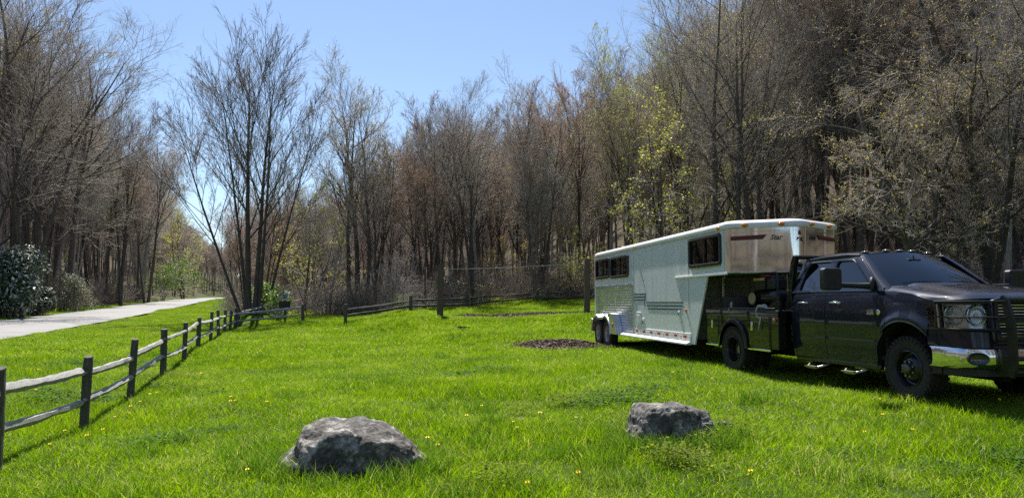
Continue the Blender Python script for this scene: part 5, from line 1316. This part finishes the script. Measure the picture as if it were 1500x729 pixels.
st_ = MB(); o = st_.tube([tuple(Mx @ Vector(p)) for p in ((-4.35, -1.05, 1.16), (-4.33, -1.07, 1.24), (-4.25, -1.1, 1.27), (-4.22, -1.12, 1.20), (-4.2, -1.19, 1.12))], .022, 6).build('tie_strap', mat('strap_tan', (.42, .34, .22), rough=.8), smooth=60); tag(o, 'short tan strap end draped over the flatbed rail left of the compressor', 'strap')
# ------------------------------------------------------------------ horse trailer
gxv, gyv = .154, -.988
LX, LY, LZ = 3.607, 22.87, .22
trl = empty('horse_trailer', (LX, LY, LZ), math.atan2(gyv, gxv))
tag(trl, 'white gooseneck horse trailer with mirror-like nose and ribbed aluminium lower rear side', 'horse trailer')
W = 1.10; LB = 7.50; LN = 9.20; LT = 9.85
def tpaint(name, a, b_, rough=.3, metal=0.0):
    return mat(name, a, b_, rough=rough, metal=metal, scale=1.3, rough2=rough+.2, bmp=.03, bdist=.02, detail=7, coat=.3)
WHITE = mat('trailer_white', (.70, .735, .74), (.79, .825, .83), rough=.28, scale=5, rough2=.5, bmp=.05, bdist=.02, detail=8, coat=.3, stretch=(1, 1, .12), lo=.25, hi=.52); ROOFW = tpaint('roof_white', (.78, .78, .78), (.84, .84, .84))
ALU = mat('aluminium', (.62, .63, .64), (.75, .75, .76), rough=.28, metal=1, scale=3, rough2=.4)
def mirror_mat():
    m = bpy.data.materials.new('polished_steel'); t, N, L, b = nt(m); v = coords(t, 'Object', 1, (1, 1, .5))
    b.inputs['Base Color'].default_value = (.78, .81, .84, 1); b.inputs['Metallic'].default_value = 1; b.inputs['Roughness'].default_value = .05
    n1 = noise(t, v, 1.6, 2, .4); bump(t, b, n1.outputs['Fac'], .12, .03); return m
MIRR = mirror_mat(); BLUEL = mat('stripe_dark', (.03, .035, .05), rough=.4); MAR = mat('stripe_maroon', (.10, .012, .015), rough=.35); TGLASS = glass_mat('trailer_glass', (.05, .055, .06), .04)
WFR = mat('window_trim', (.6, .6, .6), rough=.3, metal=1); REFR = mat('reflective_red', (.55, .03, .03), rough=.4); REFW = mat('reflective_white', (.75, .75, .75), rough=.4)
# side wall (right side has windows)
wins = [(.23, 1.96, 1.69, 2.54), (1.82, 1.94, 3.44, 2.52), (7.50, 1.97, 9.03, 2.57)]
for s in (-1, 1):
    outer = [(.22, .42), (LB, .42), (LB, 1.80), (LN, 1.80), (LN, 2.66), (.22, 2.66)]
    holes = [rrect(a+.03, b+.03, c-.03, d-.03, .07) for a, b, c, d in wins]
    V, Fc = curve_panel(outer, holes, .05); MB().add(np.array([(x_, s*(W-.025+t_), z_) for x_, z_, t_ in V]), Fc).build('side_wall', WHITE, trl)
    for (a, b, c, d) in wins:
        V, Fc = curve_panel(rrect(a, b, c, d, .09), [rrect(a+.055, b+.055, c-.055, d-.055, .06)], .03, .006)
        wf = MB().add(np.array([(x_, s*(W+.012+t_), z_) for x_, z_, t_ in V]), Fc).build('window', PLAST, trl, smooth=30)
        MB().box(((a+c)/2, s*(W-.01), (b+d)/2), (c-a-.06, .006, d-b-.06)).build('pane', TGLASS, wf)
        MB().box(((a+c)/2, s*(W+.016), (b+d)/2), (.035, .022, d-b-.09)).build('mullion', PLAST, wf)
        MB().box(((a+c)/2, s*(W+.022), b-.004), (c-a-.1, .02, .022)).build('sill', WFR, wf)
    # corrugated aluminium skin on the lower rear
    rows = []; nz = 110
    for x_ in (.20, 3.79):
        rows.append([(x_, s*(W+.006+.014*abs(math.sin(math.pi*k/6.0))**.7), .45+1.25*k/(nz-1)) for k in range(nz)])
    cs_ = MB().slab(rows, .004*-s).box((1.99, s*(W+.012), 1.715), (3.6, .03, .035)).box((3.80, s*(W+.012), 1.07), (.03, .03, 1.28))
    cs_.build('ribbed_panel', ALU, trl, smooth=50)
    # skirt below and tape
    MB().box((5.72, s*(W+.006), .56), (3.6, .018, .15)).build('skirt', ROOFW, trl, bevel=.004)
    rt_ = MB()
    for k in range(14):
        x_ = 4.1+k*.26; rt_.box((x_, s*(W+.018), .56), (.17 if k % 2 == 0 else .12, .006, .05), mi=k % 2)
    rt_.build('reflective_tape', [REFR, REFW], trl)
    # running board
    MB().prism([(W-.02, .40), (W+.10, .40), (W+.10, .43), (W+.02, .47), (W-.02, .47)] if s > 0 else [(-W+.02, .40), (-W-.10, .40), (-W-.10, .43), (-W-.02, .47), (-W+.02, .47)], 2.75, LB, 'x').build('running_board', ROOFW, trl, bevel=.004)
    # double fender
    P_ = []
    for c_, a0, a1 in ((1.0, 178, 62), (1.92, 118, 2)):
        for a in np.linspace(R(a0), R(a1), 12): P_.append((c_+.50*math.cos(a), .42+.50*math.sin(a)))
    P_ = [(p[0], max(p[1], .42)) for p in P_]; 
    # bridge the saddle a little higher
    rows = [[(x_, s*(W-.15), z_), (x_, s*(W+.20), z_), (x_, s*(W+.225), z_-.02), (x_, s*(W+.23), z_-.075)] for x_, z_ in P_]
    fd = MB().slab(rows, .008*-s); fd.prism([(2.42, .42), (2.95, .42), (2.60, .95), (2.25, .98), (2.1, .9)], s*(W+.02), s*(W+.21)); fd.prism([(.50, .42), (.32, .42), (.36, .8), (.6, .75)], s*(W+.02), s*(W+.21))
    fdo = fd.build('wheel_fender', ALU, trl, smooth=40)
    MB().ball((2.62, s*(W+.218), .66), .055, 12, sc=(.9, .35, 1.2)).build('marker_light', AMBER, fdo, smooth=60)
    for x_ in (1.0, 1.92): wheel(trl, x_, s*(W+.06), .40, .395, .235, 'trailer', s, rimm=RIMG, rin=.215)
    # stripes
    for j in range(3):
        MB().box((4.27, s*(W+.003), 1.475-.075*j), (.84, .006, .022)).box((5.95, s*(W+.003), 1.27-.075*j), (2.32-.09*j, .006, .024)).build('side_stripe', BLUEL, trl)
    MB().prism([(4.70, 1.50), (4.75, 1.50), (4.66, 1.20), (4.62, 1.16)], s*(W+.001), s*(W+.005)).build('stripe_slash', BLUEL, trl)
    # utility hatches
    for x_, z_, w_, h_ in ((4.22, .86, .34, .34), (4.55, .79, .16, .18), (6.9, 1.03, .10, .13)):
        ht = MB().box((x_, s*(W+.010), z_), (w_, .02, h_)).build('hatch', ROOFW, trl, bevel=.006); MB().box((x_, s*(W+.024), z_), (w_*.55, .012, h_*.55)).build('hatch_cover', STEEL if w_ < .2 else WHITE, ht, bevel=.004)
    MB().ball((7.28, s*(W+.01), 1.10), .045, 12, sc=(.8, .4, 1.1)).build('side_marker', AMBER, trl, smooth=60)
    # roof lamps on the side
    for x_ in (4.0, 8.95, .6): MB().ball((x_, s*(W+.035), 2.655), .042, 12, sc=(1.5, .6, .9)).build('roof_marker', AMBER, trl, smooth=60)
    # door outline on the side
    for (a, b, c, d) in ((4.85, .66, 5.5, 2.45),): pass
    # gooseneck gusset
    V, Fc = curve_panel([(LB, 1.80), (8.38, 1.80), (7.70, .42), (LB, .42)], [], .03); MB().add(np.array([(x_, s*(W-.015+t_), z_) for x_, z_, t_ in V]), Fc).build('neck_gusset', WHITE, trl)
    MB().box((7.99, s*(W+.012), 1.80), (2.6 if s else 0, .03, .045)).build('neck_trim', ROOFW, trl, bevel=.006)
    # frame seams
    for x_ in (3.83, 7.42, 9.15): MB().box((x_, s*(W+.002), 2.17 if x_ != 7.42 else 1.9), (.012, .006, .9 if x_ != 7.42 else 1.45)).build('seam_strip', WFR, trl)
# rivet rows
rv = MB()
for s in (-1, 1):
    for x_ in (3.83, 7.42, 9.15, .5):
        for z_ in np.arange(1.80, 2.6, .15): rv.ball((x_+.02, s*(W+.001), z_), .006, 6)
    for x_ in np.arange(.5, 9.1, .3): rv.ball((x_, s*(W+.001), 2.60), .006, 6)
rv.build('rivets', WFR, trl)
# rear wall with rounded corners
rows = []
for a in np.linspace(0, 1, 21):
    if a < .3: th = math.pi/2*(a/.3); p = (.22-.22*math.sin(th), -(W-.22)-.22*math.cos(th))
    elif a > .7: th = math.pi/2*((1-a)/.3); p = (.22-.22*math.sin(th), (W-.22)+.22*math.cos(th))
    else: p = (0, -(W-.22)+(2*(W-.22))*(a-.3)/.4)
    rows.append([(p[0], p[1], z_) for z_ in (.42, 1.0, 1.7, 2.66)])
MB().slab(rows, .03).build('rear_wall', WHITE, trl, smooth=40)
for y_ in (-.5, .5): MB().box((-.012, y_, 1.5), (.02, .9, 2.0)).build('rear_door', ALU, trl, bevel=.01)
# floor, neck bottom, front bulkhead
MB().box((3.9, 0, .47), (7.3, 2.1, .08)).box((1.46, 0, .40), (1.3, 1.7, .09)).box((3.8, -.6, .38), (7.2, .08, .1)).box((3.8, .6, .38), (7.2, .08, .1)).build('floor_frame', DARK, trl)
MB().box((LB-.015, 0, 1.12), (.03, 2*W-.06, 1.38)).build('front_wall', mat('bulkhead_dull', (.20, .21, .19), (.26, .27, .25), rough=.5, scale=2), trl)
NOSE = [(LN, -W), (LN+.10, -W+.02), (LT-.09, -.17), (LT, -.06), (LT, .06), (LT-.09, .17), (LN+.10, W-.02), (LN, W)]
NOSE = [(LN, -W), (LN+.045, -W+.035), (LT-.06, -.16), (LT-.015, -.09), (LT, 0), (LT-.015, .09), (LT-.06, .16), (LN+.045, W-.035), (LN, W)]
V, Fc = curve_panel([(LB, -W+.05)]+[(x_-.03, y_*.97) for x_, y_ in NOSE]+[(LB, W-.05)], [], .05)
MB().add(np.array([(x_, y_, 1.815+t_) for x_, y_, t_ in V]), Fc).build('neck_floor', mat('neck_underside', (.10, .11, .08), (.14, .15, .11), rough=.5, scale=3), trl)
# polished nose skin
pts2 = []
for (a, b) in zip(NOSE[:-1], NOSE[1:]):
    n_ = max(1, int(math.dist(a, b)/.06))
    for k in range(n_): pts2.append((a[0]+(b[0]-a[0])*k/n_, a[1]+(b[1]-a[1])*k/n_))
pts2.append(NOSE[-1])
rows = [[(x_+.012*math.sin(math.pi*(abs(y_)/W))*1, y_, z_) for z_ in np.linspace(1.82, 2.66, 12)] for x_, y_ in pts2]
nose = MB().slab(rows, .01).build('polished_nose', MIRR, trl, smooth=50)
# trims
for z_ in (1.815, 2.635): MB().tube([(x_+.012, y_*1.005, z_) for x_, y_ in pts2], .014, 6).build('nose_trim', WFR, nose, smooth=60)
def nose_at(f, off=.012):                       # f along the right face, 0 at the side wall, 1 at the centre
    a, b = NOSE[1], NOSE[2]; x_ = a[0]+(b[0]-a[0])*f; y_ = a[1]+(b[1]-a[1])*f; dx, dy = b[0]-a[0], b[1]-a[1]; l = math.hypot(dx, dy)
    bul = .012*math.sin(math.pi*(abs(y_)/W)); return (x_+dy/l*off+bul, y_-dx/l*off), (dx/l, dy/l)
def on_face(pts, thick=.004, mirror=False, off=.012, lift=0):
    """2d shape (metres along the face, height) laid on the nose face"""
    out = []
    for u_, z_, t_ in pts:
        (x_, y_), d_ = nose_at(u_/math.dist(NOSE[1], NOSE[2]), off+t_); out.append((x_, -y_ if mirror else y_, z_))
    return np.array(out)
FL = math.dist(NOSE[1], NOSE[2])
for mir in (False, True):
    def stripe(poly, m_, nm):
        # densify so that it follows the face
        V, Fc = curve_panel(poly, [], .004); MB().add(on_face(V, mirror=mir), Fc).build(nm, m_, nose)
    stripe([(.04, 2.40), (.60, 2.412), (.67, 2.495), (.04, 2.475)], MAR, 'nose_stripe')
    stripe([(.04, 2.365), (1.04, 2.385), (1.04, 2.395), (.04, 2.375)], WFR, 'nose_pinstripe')
    stripe([(.04, 2.54), (.9, 2.56), (.9, 2.57), (.04, 2.55)], WFR, 'nose_pinstripe')
    tx = 'Star' if not mir else 'Lite'
    V, Fc = text_mesh(tx, .125, .002, shear=.35, bold=.003)
    wd = V[:, 0].max()-V[:, 0].min()
    if not mir: V2 = np.stack([V[:, 0]+FL-.11-wd-V[:, 0].min(), V[:, 1]+2.40, V[:, 2]], -1)
    else: V2 = np.stack([FL-.11-(V[:, 0]-V[:, 0].min()), V[:, 1]+2.40, V[:, 2]], -1)
    if mir: V2[:, 0] = np.clip(V2[:, 0], 0, FL*.99)
    MB().add(on_face(V2, mirror=mir), Fc).build('lettering', mat('letter_black', (.02, .015, .015), rough=.4) if not mir else bpy.data.materials['letter_black'], nose)
# five-pointed star across the tip
st5 = []
for k in range(10):
    a = math.pi/2+k*math.pi/5; r_ = .125 if k % 2 == 0 else .05; st5.append((r_*math.cos(a), r_*math.sin(a)))
V, Fc = curve_panel(st5, [], .01); MB().add(np.array([(LT+.022+t_-abs(y_)*.55, y_, 2.44+z_) for y_, z_, t_ in V]), Fc).build('star_emblem', MAR, nose)
# roof with rolled edges, following the nose
outl = [(0.0, -W+.22), (.06, -W+.06), (.22, -W-.02), (LN, -W-.02), (LN+.05, -W+.01), (LT-.04, -.18), (LT+.02, -.07), (LT+.02, .07), (LT-.04, .18), (LN+.05, W-.01), (LN, W+.02), (.22, W+.02), (.06, W-.06), (0, W-.22)]
cx_, cy_ = 4.8, 0
prof = [(0.00, 2.62), (.012, 2.66), (.012, 2.70), (-.02, 2.735), (-.09, 2.765), (-.35, 2.80), (-.8, 2.82)]
rows = []
N_ = len(outl); dens = []
for i in range(N_):
    a, b = outl[i], outl[(i+1) % N_]; n_ = max(1, int(math.dist(a, b)/.35))
    for k in range(n_): dens.append((a[0]+(b[0]-a[0])*k/n_, a[1]+(b[1]-a[1])*k/n_))
for x_, y_ in dens:
    sp = min(max(x_, 1.1), 8.6); dx, dy = x_-sp, y_; l = math.hypot(dx, dy); row = []
    for o_, z_ in prof: k = (l+max(o_, -.97*l))/l; row.append((sp+dx*k, dy*k, z_-.03*max(0, (abs(o_)-.3))))
    row.append((sp, 0, 2.825)); rows.append(row)
rows.append(rows[0])
MB().grid(rows).build('roof', ROOFW, trl, smooth=60)
for f in (.07, .24, .68) : pass
for mir in (False, True):
    for f in (.28, .88):
        (x_, y_), d_ = nose_at(f, .03); MB().ball((x_, -y_ if mir else y_, 2.675), .046, 12, sc=(1, 1.5, .85)).build('nose_marker', AMBER, trl, smooth=60)
# coupler, landing leg, struts
MB().tube([(9.30, 0, 1.80), (9.30, 0, 1.22)], .055, 12).tube([(9.30, 0, 1.26), (9.30, 0, 1.16)], .08, 12).build('gooseneck_coupler', STEEL, trl, smooth=50)
MB().tube([(7.75, -.5, 1.78), (7.75, -.5, .50)], .04, 8).box((7.75, -.5, .48), (.2, .2, .02)).build('landing_leg', STEEL, trl, smooth=50)
# ------------------------------------------------------------------ light, sky, camera
SUN_AZ, SUN_EL = -13.5, 57.0
w = bpy.data.worlds.new('World'); SC.world = w; w.use_nodes = True
bg = w.node_tree.nodes['Background']; sk = w.node_tree.nodes.new('ShaderNodeTexSky'); sk.sky_type = 'NISHITA'; sk.sun_disc = False
sk.sun_elevation = R(SUN_EL); sk.sun_rotation = R(SUN_AZ); sk.air_density = 1.0; sk.dust_density = .4; sk.ozone_density = 2.6; sk.altitude = 300
w.node_tree.links.new(sk.outputs[0], bg.inputs[0]); bg.inputs[1].default_value = .09
ld = bpy.data.lights.new('sun', 'SUN'); ld.energy = 5.0; ld.angle = R(.53); ld.color = (1, .955, .88)
lo = bpy.data.objects.new('sun', ld); COL.objects.link(lo)
dv = Vector((math.sin(R(SUN_AZ))*math.cos(R(SUN_EL)), math.cos(R(SUN_AZ))*math.cos(R(SUN_EL)), math.sin(R(SUN_EL))))
lo.rotation_euler = dv.to_track_quat('Z', 'Y').to_euler(); lo.location = dv*60
cd = bpy.data.cameras.new('camera'); cam = bpy.data.objects.new('camera', cd); COL.objects.link(cam); SC.camera = cam
cd.sensor_width = 36; cd.lens = F/1500*36; cd.clip_end = 3000; cd.clip_start = .05
cam.location = (0, 0, CAMZ); cam.rotation_euler = (R(90)+math.atan((HY-364.5)/F), 0, 0)
SC.view_settings.view_transform = 'Standard'; SC.view_settings.look = 'None'; SC.view_settings.exposure = 0.78; SC.view_settings.gamma = 1
SC.view_settings.use_curve_mapping = False
SC.cycles.use_denoising = False
SC.cycles.max_bounces = 6; SC.cycles.diffuse_bounces = 3; SC.cycles.transparent_max_bounces = 12
SC.render.use_persistent_data = False
SC.cycles.sample_clamp_indirect = 3.0
